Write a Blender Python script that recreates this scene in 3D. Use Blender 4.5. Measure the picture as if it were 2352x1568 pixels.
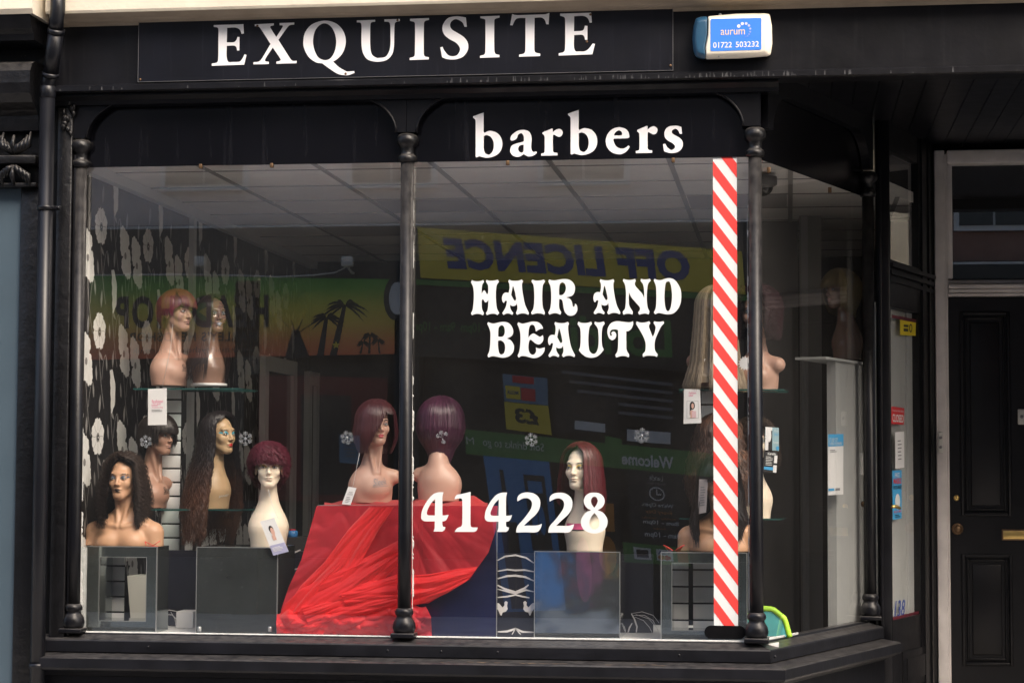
import bpy, bmesh, math, random
import numpy as np
from mathutils import Vector, Matrix, noise
from mathutils.bvhtree import BVHTree
for o in list(bpy.data.objects): bpy.data.objects.remove(o)
SC = bpy.context.scene
COL = SC.collection
rad = math.radians
RNG = np.random.default_rng(7)
random.seed(7)

# ------------------------------------------------------------------ camera
CAM_F, CAM_D, CAM_H = 4750.0, 9.9, 1.62      # focal length for a 2352 px wide frame, distance to the glass, eye height
def cam_basis(yaw=rad(7.62), pitch=rad(3.53), roll=rad(.22)):
    cy, sy, cp, sp = math.cos(yaw), math.sin(yaw), math.cos(pitch), math.sin(pitch)
    f = np.array([-sy*cp, cy*cp, sp]); r = np.array([cy, sy, 0.0]); u = np.cross(r, f)
    c, s = math.cos(roll), math.sin(roll)
    return c*r+s*u, -s*r+c*u, f
CR, CU, CF = cam_basis()
CC = np.array([0.0, -CAM_D, CAM_H])
cam = bpy.data.cameras.new('camera'); camo = bpy.data.objects.new('camera', cam); COL.objects.link(camo)
cam.sensor_width = 36.0; cam.lens = 36.0*CAM_F/2352.0; cam.clip_end = 400; cam.clip_start = .05
M = Matrix(((CR[0], CU[0], -CF[0], CC[0]), (CR[1], CU[1], -CF[1], CC[1]), (CR[2], CU[2], -CF[2], CC[2]), (0, 0, 0, 1)))
camo.matrix_world = M
SC.camera = camo

# ------------------------------------------------------------------ sky, sun, exposure
SUN_EL, SUN_AZ = rad(45), rad(142)           # hazy sun high over the street, to the right of the camera
w = bpy.data.worlds.new('World'); SC.world = w; w.use_nodes = True
nt = w.node_tree; bg = nt.nodes['Background']
sky = nt.nodes.new('ShaderNodeTexSky'); sky.sky_type = 'NISHITA'; sky.sun_disc = False
sky.sun_elevation = SUN_EL; sky.sun_rotation = SUN_AZ; sky.air_density = 1.0; sky.dust_density = 6.0; sky.ozone_density = 0.3
nt.links.new(sky.outputs[0], bg.inputs[0]); bg.inputs[1].default_value = 0.15
sl = bpy.data.lights.new('sun', 'SUN'); sl.energy = 0.5; sl.angle = rad(26); sl.color = (1, .96, .90)
so = bpy.data.objects.new('sun', sl); COL.objects.link(so)
sdir = Vector((math.sin(SUN_AZ)*math.cos(SUN_EL), math.cos(SUN_AZ)*math.cos(SUN_EL), math.sin(SUN_EL)))
so.rotation_euler = sdir.to_track_quat('Z', 'Y').to_euler()
so.location = (6, -6, 14)
SC.view_settings.view_transform = 'Standard'; SC.view_settings.look = 'None'
SC.view_settings.exposure = 1.42; SC.view_settings.gamma = 1
cy = SC.cycles
cy.use_denoising = True; cy.max_bounces = 10; cy.diffuse_bounces = 5; cy.glossy_bounces = 5
cy.transparent_max_bounces = 32; cy.transmission_bounces = 6; cy.sample_clamp_indirect = 6
cy.caustics_reflective = False; cy.caustics_refractive = False

# ------------------------------------------------------------------ pixel <-> world
def ray(x, y): return CR*(x-1176)/CAM_F - CU*(y-784)/CAM_F + CF
def P(x, y, Y=0.0):
    d = ray(x, y); t = (Y-CC[1])/d[1]; return CC+t*d
def Pz(x, y, Z):
    d = ray(x, y); t = (Z-CC[2])/d[2]; return CC+t*d
def Px(x, y, X):
    d = ray(x, y); t = (X-CC[0])/d[0]; return CC+t*d
def Pn(x, y, p0, n):
    d = ray(x, y); t = ((np.array(p0)-CC)@n)/(d@n); return CC+t*d

# ------------------------------------------------------------------ materials
MATS = {}
def nodes(m): return m.node_tree.nodes, m.node_tree.links
def mat(name, col=(.5, .5, .5), rough=.5, metal=0.0, spec=.5, var=0.0, vscale=8.0, bump=0.0, bscale=60.0, coat=0.0,
        chips=None, dust=None, attr=None, sheen=0.0, emit=None, streak=None, alpha=1.0, sub=0.0, bdet=6):
    """Principled material; var = noisy value change, chips = (colour, scale, threshold), dust = colour lying on upward faces,
    streak = (colour, amount) vertical rain marks."""
    m = bpy.data.materials.new(name); m.use_nodes = True; N, L = nodes(m); b = N['Principled BSDF']
    b.inputs['Roughness'].default_value = rough; b.inputs['Metallic'].default_value = metal
    b.inputs['Specular IOR Level'].default_value = spec; b.inputs['Coat Weight'].default_value = coat
    if coat: b.inputs['Coat Roughness'].default_value = .08
    if sheen: b.inputs['Sheen Weight'].default_value = sheen
    if sub: b.inputs['Subsurface Weight'].default_value = sub; b.inputs['Subsurface Scale'].default_value = .02
    if alpha < 1: b.inputs['Alpha'].default_value = alpha
    tc = N.new('ShaderNodeTexCoord')
    rgb = N.new('ShaderNodeRGB'); rgb.outputs[0].default_value = (*col, 1); out = rgb.outputs[0]
    if attr:
        a = N.new('ShaderNodeVertexColor'); a.layer_name = attr; out = a.outputs[0]
    def noise(scale, det=4, vec=None, rgh=.55):
        n = N.new('ShaderNodeTexNoise'); n.inputs['Scale'].default_value = scale; n.inputs['Detail'].default_value = det
        n.inputs['Roughness'].default_value = rgh
        L.new(vec or tc.outputs['Object'], n.inputs['Vector']); return n.outputs[0]
    def mixc(fac, a, bcol):
        mx = N.new('ShaderNodeMix'); mx.data_type = 'RGBA'
        L.new(fac, mx.inputs[0]); L.new(a, mx.inputs[6])
        if isinstance(bcol, tuple): mx.inputs[7].default_value = (*bcol, 1)
        else: L.new(bcol, mx.inputs[7])
        return mx.outputs[2]
    def ramp(v, a, b_):
        r = N.new('ShaderNodeMapRange'); r.inputs[1].default_value = a; r.inputs[2].default_value = b_
        L.new(v, r.inputs[0]); return r.outputs[0]
    if var:
        n = noise(vscale, 5)
        hs = N.new('ShaderNodeHueSaturation'); L.new(out, hs.inputs['Color'])
        r = N.new('ShaderNodeMapRange'); r.inputs[1].default_value = .3; r.inputs[2].default_value = .7
        r.inputs[3].default_value = 1-var; r.inputs[4].default_value = 1+var
        L.new(n, r.inputs[0]); L.new(r.outputs[0], hs.inputs['Value']); out = hs.outputs[0]
    if streak:
        mp = N.new('ShaderNodeMapping'); mp.inputs['Scale'].default_value = (14, 14, .7); L.new(tc.outputs['Object'], mp.inputs[0])
        out = mixc(ramp(noise(1.6, 6, mp.outputs[0], .7), .56, .80), out, streak)
    if chips:
        ccol, csc, cth = chips
        n1 = noise(csc, 8, None, .7)
        f = ramp(n1, cth, cth+.05); out = mixc(f, out, ccol)
    if dust:
        g = N.new('ShaderNodeNewGeometry'); sx = N.new('ShaderNodeSeparateXYZ'); L.new(g.outputs['Normal'], sx.inputs[0])
        mu = N.new('ShaderNodeMath'); mu.operation = 'MULTIPLY'
        L.new(ramp(sx.outputs[2], .25, .95), mu.inputs[0]); L.new(ramp(noise(22, 6), .25, .6), mu.inputs[1])
        out = mixc(mu.outputs[0], out, dust)
    L.new(out, b.inputs['Base Color'])
    if bump:
        bp = N.new('ShaderNodeBump'); bp.inputs['Strength'].default_value = bump; bp.inputs['Distance'].default_value = .01
        L.new(noise(bscale, bdet), bp.inputs['Height']); L.new(bp.outputs[0], b.inputs['Normal'])
    if rough > .1 and var:
        rr = N.new('ShaderNodeMapRange'); rr.inputs[3].default_value = rough*.8; rr.inputs[4].default_value = min(1, rough*1.25)
        L.new(noise(vscale*2.3, 4), rr.inputs[0]); L.new(rr.outputs[0], b.inputs['Roughness'])
    if emit:
        b.inputs['Emission Color'].default_value = (*emit[0], 1); b.inputs['Emission Strength'].default_value = emit[1]
    MATS[name] = m
    return m
def glass_mat(name, tint=(1, 1, 1), f0=.085, rough=0.0, dust=0.0):
    m = bpy.data.materials.new(name); m.use_nodes = True; N, L = nodes(m); N.remove(N['Principled BSDF'])
    t = N.new('ShaderNodeBsdfTransparent'); t.inputs[0].default_value = (*tint, 1)
    g = N.new('ShaderNodeBsdfGlossy'); g.inputs['Roughness'].default_value = rough
    lw = N.new('ShaderNodeLayerWeight'); lw.inputs[0].default_value = .5      # facing = 1-|cos|, the same from both sides
    pw = N.new('ShaderNodeMath'); pw.operation = 'POWER'; pw.inputs[1].default_value = 5; L.new(lw.outputs['Facing'], pw.inputs[0])
    mu = N.new('ShaderNodeMapRange'); mu.inputs[3].default_value = f0; mu.inputs[4].default_value = 1.0
    mx = N.new('ShaderNodeMixShader'); L.new(pw.outputs[0], mu.inputs[0]); L.new(mu.outputs[0], mx.inputs[0])
    L.new(t.outputs[0], mx.inputs[1]); L.new(g.outputs[0], mx.inputs[2])
    out = mx.outputs[0]
    if dust:      # thin film of street dust on the pane, thicker in patches
        tc = N.new('ShaderNodeTexCoord'); nz = N.new('ShaderNodeTexNoise'); nz.inputs['Scale'].default_value = 1.6; nz.inputs['Detail'].default_value = 7; L.new(tc.outputs['Object'], nz.inputs['Vector'])
        mr = N.new('ShaderNodeMapRange'); mr.inputs[1].default_value = .3; mr.inputs[2].default_value = .75; mr.inputs[3].default_value = dust*.5; mr.inputs[4].default_value = dust*1.5; L.new(nz.outputs[0], mr.inputs[0])
        n2 = N.new('ShaderNodeTexNoise'); n2.inputs['Scale'].default_value = 130; n2.inputs['Detail'].default_value = 2; L.new(tc.outputs['Object'], n2.inputs['Vector'])
        m2 = N.new('ShaderNodeMapRange'); m2.inputs[1].default_value = .77; m2.inputs[2].default_value = .80; m2.inputs[4].default_value = .5; L.new(n2.outputs[0], m2.inputs[0])
        ad = N.new('ShaderNodeMath'); ad.operation = 'ADD'; L.new(mr.outputs[0], ad.inputs[0]); L.new(m2.outputs[0], ad.inputs[1])
        df = N.new('ShaderNodeBsdfDiffuse'); df.inputs[0].default_value = (.55, .54, .53, 1); dm = N.new('ShaderNodeMixShader')
        L.new(ad.outputs[0], dm.inputs[0]); L.new(out, dm.inputs[1]); L.new(df.outputs[0], dm.inputs[2]); out = dm.outputs[0]
    L.new(out, N['Material Output'].inputs[0]); MATS[name] = m
    return m

BLACK = mat('black_gloss_paint', (.0042, .0044, .0062), .33, spec=.27, var=.35, vscale=6, bump=.06, bscale=45,
            chips=((.09, .088, .085), 34, .74), dust=(.06, .057, .055))
BLACKFASCIA = mat('weathered_black_board', (.0042, .0044, .0062), .40, spec=.24, var=.4, vscale=5, bump=.08, bscale=30,
                  chips=((.075, .073, .072), 26, .745), streak=(.016, .016, .018))
BLACKOLD = mat('old_flaking_black_paint', (.005, .005, .006), .34, spec=.36, var=.5, vscale=12, bump=.45, bscale=26,
               chips=((.11, .105, .1), 30, .68), dust=(.09, .085, .08))
LEDGE = mat('dusty_black_ledge_paint', (.0065, .0068, .0092), .36, spec=.32, var=.4, vscale=7, bump=.08, bscale=40,
            chips=((.30, .23, .17), 12, .77), dust=(.05, .048, .048))
RETLEDGE = mat('grimy_black_ledge_paint', (.0075, .0075, .008), .5, var=.4, vscale=7, bump=.35, bscale=40, dust=(.16, .14, .12))
SIGNBLACK = mat('sign_panel_black', (.0052, .0058, .0095), .36, spec=.27, var=.35, vscale=3, bump=.03, bscale=90, streak=(.021, .022, .03))
GLASSBLACK = mat('black_glass_panel', (.003, .003, .0045), .16, spec=.22, var=.3, vscale=2, streak=(.012, .012, .015))
LETTER = mat('white_letter_vinyl', (.8, .8, .82), .45, var=.02, vscale=20)
VINYL = mat('white_window_vinyl', (.66, .69, .70), .5, var=.02, vscale=9)
CUPBOARD = mat('grey_cupboard_paint', (.40, .41, .41), .5, var=.05, vscale=5)
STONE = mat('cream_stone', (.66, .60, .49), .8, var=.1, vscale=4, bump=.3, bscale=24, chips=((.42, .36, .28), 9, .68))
STONEDARK = mat('darker_beige_stone', (.40, .33, .25), .85, var=.15, vscale=5, bump=.35, bscale=24)  # cornice underside, a darker beige than the front face
BLUEBOARD = mat('blue_grey_board', (.052, .082, .108), .55, var=.07, vscale=3, bump=.03)
PIPE = mat('black_plastic_pipe', (.0062, .0068, .0095), .33, spec=.35, var=.2, vscale=5)
WHITEFRAME = mat('grubby_white_gloss', (.70, .66, .64), .45, var=.12, vscale=7, bump=.15, bscale=30, chips=((.16, .13, .11), 16, .72))
DOORBLACK = mat('black_door_paint', (.0075, .0075, .009), .36, spec=.3, var=.25, vscale=5, bump=.08)
BRASS = mat('brass', (.75, .52, .18), .3, metal=.85, var=.15, vscale=12)
DARKBRASS = mat('tarnished_bronze', (.18, .11, .06), .4, metal=.7)
PUTTY = mat('flaking_white_putty', (.50, .51, .50), .7, var=.15, vscale=30, bump=.5, bscale=60, chips=((.25, .07, .06), 18, .70))
SLAT = mat('white_slat', (.86, .87, .87), .4)
WHITE = mat('white_laminate', (.72, .73, .73), .45, var=.03)
OFFWHITE = mat('off_white_plastic', (.62, .62, .58), .42)
GREYWHITE = mat('grey_white_board', (.66, .67, .66), .6, var=.06, vscale=3)
WALLDARK = mat('dark_shop_wall', (.016, .014, .015), .7, var=.2)
CEIL = mat('ceiling_tile', (.88, .85, .81), .85, var=.04, vscale=10)
CEILBAR = mat('ceiling_grid_bar', (.30, .285, .27), .6)
CEILDARK = mat('ceiling_vent_tile', (.45, .43, .42), .6)
PAPERBLACK = mat('black_wallpaper', (.012, .011, .012), .55, var=.2)
PAPERWHITE = mat('ivory_flower_print', (.86, .85, .82), .6, var=.06, vscale=26)
PAPERGREY = mat('grey_stem_print', (.27, .26, .25), .6)
DARKWOOD = mat('dark_floor', (.22, .20, .18), .5)
MIRROR = mat('scratched_mirror_acrylic', (.56, .60, .61), .06, metal=.95, bump=.20, bscale=4.5, bdet=1.5, chips=((.75, .76, .76), 60, .70))
MIRRORDARK = mat('dull_smoked_mirror', (.085, .095, .093), .15, metal=.7, var=.25, vscale=5, bump=.05, bscale=12, chips=((.20, .215, .215), 55, .60))
MIRRORFRAME = mat('mirror_clad_frame', (.32, .36, .35), .10, metal=.92, bump=.15, bscale=5, bdet=1.5, chips=((.6, .6, .6), 50, .76))
MIRRORBLUE = mat('dark_blue_gloss_panel', (.009, .011, .042), .14, var=.3, vscale=4)
STEELEDGE = mat('bare_edge_strip', (.42, .43, .43), .35, metal=.6)
DULLEDGE = mat('dull_panel_edge', (.16, .16, .165), .5, metal=.3)
CARD = mat('white_card', (.80, .80, .81), .35)
CARDLILAC = mat('lilac_card_print', (.42, .42, .62), .4)
PINKPRINT = mat('pink_print', (.75, .12, .30), .5)
GREYPRINT = mat('grey_print', (.22, .22, .24), .5)
BLACKPRINT = mat('black_print', (.02, .02, .022), .5)
REDPRINT = mat('red_print', (.62, .03, .035), .45)
REDSTRIPE = mat('pole_red_vinyl', (.72, .055, .05), .42)
BLUEPRINT = mat('sky_blue_print', (.06, .36, .68), .45)
YELLOWPRINT = mat('yellow_print', (.80, .64, .03), .5)
NAVYPRINT = mat('navy_print', (.03, .06, .24), .5)
SKINPRINT = mat('skin_print', (.70, .42, .34), .5)
GREENTRIM = mat('lime_trim', (.36, .66, .04), .55)
TEAL = mat('teal_canvas', (.07, .36, .38), .7, var=.15, vscale=20)
CRYSTAL = mat('clear_crystal', (.26, .28, .30), .06, spec=1.0, metal=.2, alpha=.8)
STRING = mat('white_string', (.68, .68, .66), .7)
GLASS = glass_mat('window_glass', (.98, .99, .985), .15, 0, .012)
SHELFGLASS = glass_mat('green_shelf_glass', (.80, .90, .87), .07)
SHELFEDGE = mat('green_glass_edge', (.02, .075, .07), .1)
def organza(name, col, clear, tint, trans=.35, rough=.5):
    m = mat(name, col, rough, sheen=.4, var=.10, vscale=14, bump=.05, bscale=300)
    N, L = nodes(m); b = N['Principled BSDF']; t = N.new('ShaderNodeBsdfTransparent'); mx = N.new('ShaderNodeMixShader')
    t.inputs[0].default_value = (*tint, 1)
    tl = N.new('ShaderNodeBsdfTranslucent'); tl.inputs[0].default_value = (*col, 1)
    m2 = N.new('ShaderNodeMixShader'); m2.inputs[0].default_value = trans
    L.new(b.outputs[0], m2.inputs[1]); L.new(tl.outputs[0], m2.inputs[2])
    mx.inputs[0].default_value = clear; L.new(m2.outputs[0], mx.inputs[1]); L.new(t.outputs[0], mx.inputs[2])
    L.new(mx.outputs[0], N['Material Output'].inputs[0]); return m
ORGANZA = organza('sheer_red_organza', (.90, .035, .060), .40, (.95, .34, .42))
REDSOLID = organza('layered_red_organza', (.95, .030, .036), .22, (.95, .22, .26), .35, .45)
HAIR = mat('wig_fibre', (.1, .05, .04), .34, attr='Col', spec=.6)
HAIRDULL = mat('curly_wig_fibre', (.1, .05, .04), .5, attr='Col', spec=.4)

# ------------------------------------------------------------------ mesh building
class MB:
    def __init__(s): s.v = []; s.f = []; s.m = []; s.mats = []; s.sm = []; s.col = None
    def mi(s, m):
        if m not in s.mats: s.mats.append(m)
        return s.mats.index(m)
    def add(s, v, f, m, smooth=False):
        o = len(s.v); s.v.extend([tuple(map(float, p)) for p in v]); k = s.mi(m)
        for q in f: s.f.append(tuple(int(i)+o for i in q)); s.m.append(k); s.sm.append(smooth)
        return s
    def box(s, a, b, m, bev=0.0, rz=0.0, piv=None):
        x0, y0, z0 = [min(p, q) for p, q in zip(a, b)]; x1, y1, z1 = [max(p, q) for p, q in zip(a, b)]
        if bev <= 0:
            v = [(x0, y0, z0), (x1, y0, z0), (x1, y1, z0), (x0, y1, z0), (x0, y0, z1), (x1, y0, z1), (x1, y1, z1), (x0, y1, z1)]
            f = [(0, 3, 2, 1), (4, 5, 6, 7), (0, 1, 5, 4), (1, 2, 6, 5), (2, 3, 7, 6), (3, 0, 4, 7)]
        else:
            bm = bmesh.new(); bmesh.ops.create_cube(bm, size=1)
            for q in bm.verts: q.co = ((x0+x1)/2+q.co.x*(x1-x0), (y0+y1)/2+q.co.y*(y1-y0), (z0+z1)/2+q.co.z*(z1-z0))
            bev = min(bev, .45*min(x1-x0, y1-y0, z1-z0))
            bmesh.ops.bevel(bm, geom=bm.edges[:], offset=bev, segments=2, affect='EDGES', profile=.5)
            bm.verts.index_update(); v = [tuple(q.co) for q in bm.verts]; f = [[q.index for q in g.verts] for g in bm.faces]; bm.free()
        if rz:
            px, py = piv if piv else ((x0+x1)/2, (y0+y1)/2); c, n = math.cos(rz), math.sin(rz)
            v = [(px+(p[0]-px)*c-(p[1]-py)*n, py+(p[0]-px)*n+(p[1]-py)*c, p[2]) for p in v]
        return s.add(v, f, m, bev > 0)
    def prism(s, pts, y0, y1, m, smooth=False):
        """polygon in x,z pushed from y0 to y1"""
        n = len(pts); v = [(p[0], y0, p[1]) for p in pts]+[(p[0], y1, p[1]) for p in pts]
        f = [tuple(range(n)), tuple(range(2*n-1, n-1, -1))]+[(i, i+n, (i+1) % n+n, (i+1) % n) for i in range(n)]
        return s.add(v, f, m, smooth)
    def lathe(s, prof, c, m, n=28, smooth=True):
        """profile (r, z) about a vertical axis through c"""
        v = []; f = []
        for r, z in prof:
            for i in range(n): a = 2*math.pi*i/n; v.append((c[0]+r*math.cos(a), c[1]+r*math.sin(a), c[2]+z))
        for j in range(len(prof)-1):
            for i in range(n): f.append((j*n+i, j*n+(i+1) % n, (j+1)*n+(i+1) % n, (j+1)*n+i))
        f.append(tuple(range(n-1, -1, -1))); f.append(tuple((len(prof)-1)*n+i for i in range(n)))
        return s.add(v, f, m, smooth)
    def tube(s, pts, r, m, n=10, smooth=True):
        pts = [Vector(p) for p in pts]; k = len(pts); rs = r if hasattr(r, '__len__') else [r]*k
        v = []; f = []; ref = Vector((.123, .31, .94)); prev = None
        for i, p in enumerate(pts):
            t = (pts[min(i+1, k-1)]-pts[max(i-1, 0)]).normalized()
            if prev is None:
                a = t.cross(ref if abs(t.dot(ref)) < .95 else Vector((1, 0, 0))).normalized()
            else: a = (prev-t*prev.dot(t)).normalized()
            prev = a; b = t.cross(a)
            for j in range(n): q = 2*math.pi*j/n; v.append(p+(a*math.cos(q)+b*math.sin(q))*rs[i])
        for i in range(k-1):
            for j in range(n): f.append((i*n+j, i*n+(j+1) % n, (i+1)*n+(j+1) % n, (i+1)*n+j))
        f.append(tuple(range(n-1, -1, -1))); f.append(tuple((k-1)*n+j for j in range(n)))
        return s.add(v, f, m, smooth)
    def ball(s, c, r, m, n=12, k=8):
        rr = r if hasattr(r, '__len__') else (r, r, r); v = []; f = []
        for i in range(k+1):
            t = math.pi*i/k
            for j in range(n):
                a = 2*math.pi*j/n; v.append((c[0]+rr[0]*math.sin(t)*math.cos(a), c[1]+rr[1]*math.sin(t)*math.sin(a), c[2]+rr[2]*math.cos(t)))
        for i in range(k):
            for j in range(n): f.append((i*n+j, (i+1)*n+j, (i+1)*n+(j+1) % n, i*n+(j+1) % n))
        return s.add(v, f, m, True)
    def grid(s, A, m, smooth=True, flip=False):
        A = np.asarray(A); a, b = A.shape[:2]
        f = [(i*b+j, i*b+j+1, (i+1)*b+j+1, (i+1)*b+j) for i in range(a-1) for j in range(b-1)]
        if flip: f = [q[::-1] for q in f]
        return s.add(A.reshape(-1, 3), f, m, smooth)
    def sweep(s, prof, path, m, smooth=False):
        """profile (outward offset, z) swept along an open plan path (x, y); outward = right-hand side of travel"""
        path = [np.array(p, float) for p in path]; k = len(path); rows = []
        for i, p in enumerate(path):
            ns = []
            for a, b in ((i-1, i), (i, i+1)):
                if 0 <= a and b < k: d = path[b]-path[a]; d /= np.hypot(*d); ns.append(np.array([d[1], -d[0]]))
            n = sum(ns); n /= np.hypot(*n); sc = 1/max(.3, n@ns[0])
            rows.append([(p[0]+n[0]*o*sc, p[1]+n[1]*o*sc, z) for o, z in prof])
        n = len(prof); v = [q for r in rows for q in r]; f = []
        for i in range(k-1):
            for j in range(n): f.append((i*n+j, i*n+(j+1) % n, (i+1)*n+(j+1) % n, (i+1)*n+j))
        f.append(tuple(range(n))); f.append(tuple(range((k-1)*n+n-1, (k-1)*n-1, -1)))
        return s.add(v, f, m, smooth)
    def build(s, name, parent=None, origin=None, fix=True):
        me = bpy.data.meshes.new(name); v = np.array(s.v, float).reshape(-1, 3)
        if origin is not None: v = v-np.array(origin)
        me.from_pydata(v.tolist(), [], s.f)
        for m in s.mats: me.materials.append(m)
        me.polygons.foreach_set('material_index', s.m); me.polygons.foreach_set('use_smooth', s.sm)
        if fix:
            bm = bmesh.new(); bm.from_mesh(me); bmesh.ops.recalc_face_normals(bm, faces=bm.faces[:]); bm.to_mesh(me); bm.free()
        me.update()
        o = bpy.data.objects.new(name, me); COL.objects.link(o)
        if parent is not None: o.parent = parent
        if origin is not None: o.location = origin
        return o
def tag(o, label=None, cat=None, group=None, kind=None):
    if label: o['label'] = label
    if cat: o['category'] = cat
    if group: o['group'] = group
    if kind: o['kind'] = kind
    return o
def thing(name, label, cat, loc=(0, 0, 0), rz=0.0, group=None):
    o = bpy.data.objects.new(name, None); COL.objects.link(o); o.empty_display_size = .1
    o.location = loc; o.rotation_euler = (0, 0, rz)
    return tag(o, label, cat, group)
def part(name, mb, parent, label=None):
    """mesh given in world coordinates, parented to a thing (an Empty with location only)"""
    o = mb.build(name, parent, None)
    p = parent; off = Vector((0, 0, 0))
    while p is not None: off += Vector(p.location); p = p.parent
    o.data.transform(Matrix.Translation(-off))
    if label: o['label'] = label
    return o

# ------------------------------------------------------------------ lettering
def fill2d(loops):
    """closed 2-D loops (outer and holes) -> filled triangles"""
    cu = bpy.data.curves.new('tmp', 'CURVE'); cu.dimensions = '2D'; cu.fill_mode = 'BOTH'
    for lp in loops:
        sp = cu.splines.new('POLY'); sp.points.add(len(lp)-1); sp.use_cyclic_u = True
        for q, p in zip(sp.points, lp): q.co = (p[0], p[1], 0, 1)
    return _eval(cu)
def _eval(cu):
    o = bpy.data.objects.new('tmp', cu); COL.objects.link(o)
    dg = bpy.context.evaluated_depsgraph_get(); e = o.evaluated_get(dg); me = e.to_mesh()
    v = np.array([q.co[:2] for q in me.vertices]).reshape(-1, 2); f = [tuple(p.vertices) for p in me.polygons]
    e.to_mesh_clear(); bpy.data.objects.remove(o); bpy.data.curves.remove(cu)
    return v, f
def text2d(t, bold=0.0, shear=0.0, space=1.0, width=None):
    """built-in font, box 0..1 in both directions (x by true width if width is None)"""
    cu = bpy.data.curves.new('tmp', 'FONT'); cu.body = t; cu.size = 1; cu.offset = bold; cu.shear = shear; cu.space_character = space
    cu.resolution_u = 3; cu.fill_mode = 'BOTH'
    v, f = _eval(cu)
    lo, hi = v.min(0), v.max(0)
    return (v-lo)/(hi-lo), f, (hi-lo)[0]/(hi-lo)[1]
def quadmap(v, q):
    """unit square -> quad of four 3-D corners: bottom left, bottom right, top right, top left"""
    q = [np.array(p, float) for p in q]; u, w = v[:, :1], v[:, 1:2]
    return (1-u)*(1-w)*q[0]+u*(1-w)*q[1]+u*w*q[2]+(1-u)*w*q[3]
def catmull(s, n=6):
    pts = []; cor = []
    for tok in s.split():
        c = tok.endswith('!'); a, b = tok.rstrip('!').split(','); pts.append((float(a), float(b))); cor.append(c)
    k = len(pts); out = []
    for i in range(k):
        p1, p2 = np.array(pts[i]), np.array(pts[(i+1) % k])
        p0 = p1-(p2-p1)*.0 if cor[i] else np.array(pts[i-1]); p3 = p2 if cor[(i+1) % k] else np.array(pts[(i+2) % k])
        if cor[i]: p0 = p1
        m1 = np.zeros(2) if cor[i] else (p2-p0)/2
        m2 = np.zeros(2) if cor[(i+1) % k] else (p3-p1)/2
        if cor[i] and cor[(i+1) % k]: out.append(tuple(p1)); continue
        if cor[i]: m1 = (p2-p1)*1.0-m2*.0
        if cor[(i+1) % k]: m2 = (p2-p1)*1.0
        L = np.hypot(*(p2-p1))
        for m in (m1, m2):
            h = np.hypot(*m)
            if h > 1.3*L: m *= 1.3*L/h
        for j in range(n):
            t = j/n; out.append(tuple((2*t**3-3*t*t+1)*p1+(t**3-2*t*t+t)*m1+(-2*t**3+3*t*t)*p2+(t**3-t*t)*m2))
    return out
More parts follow.
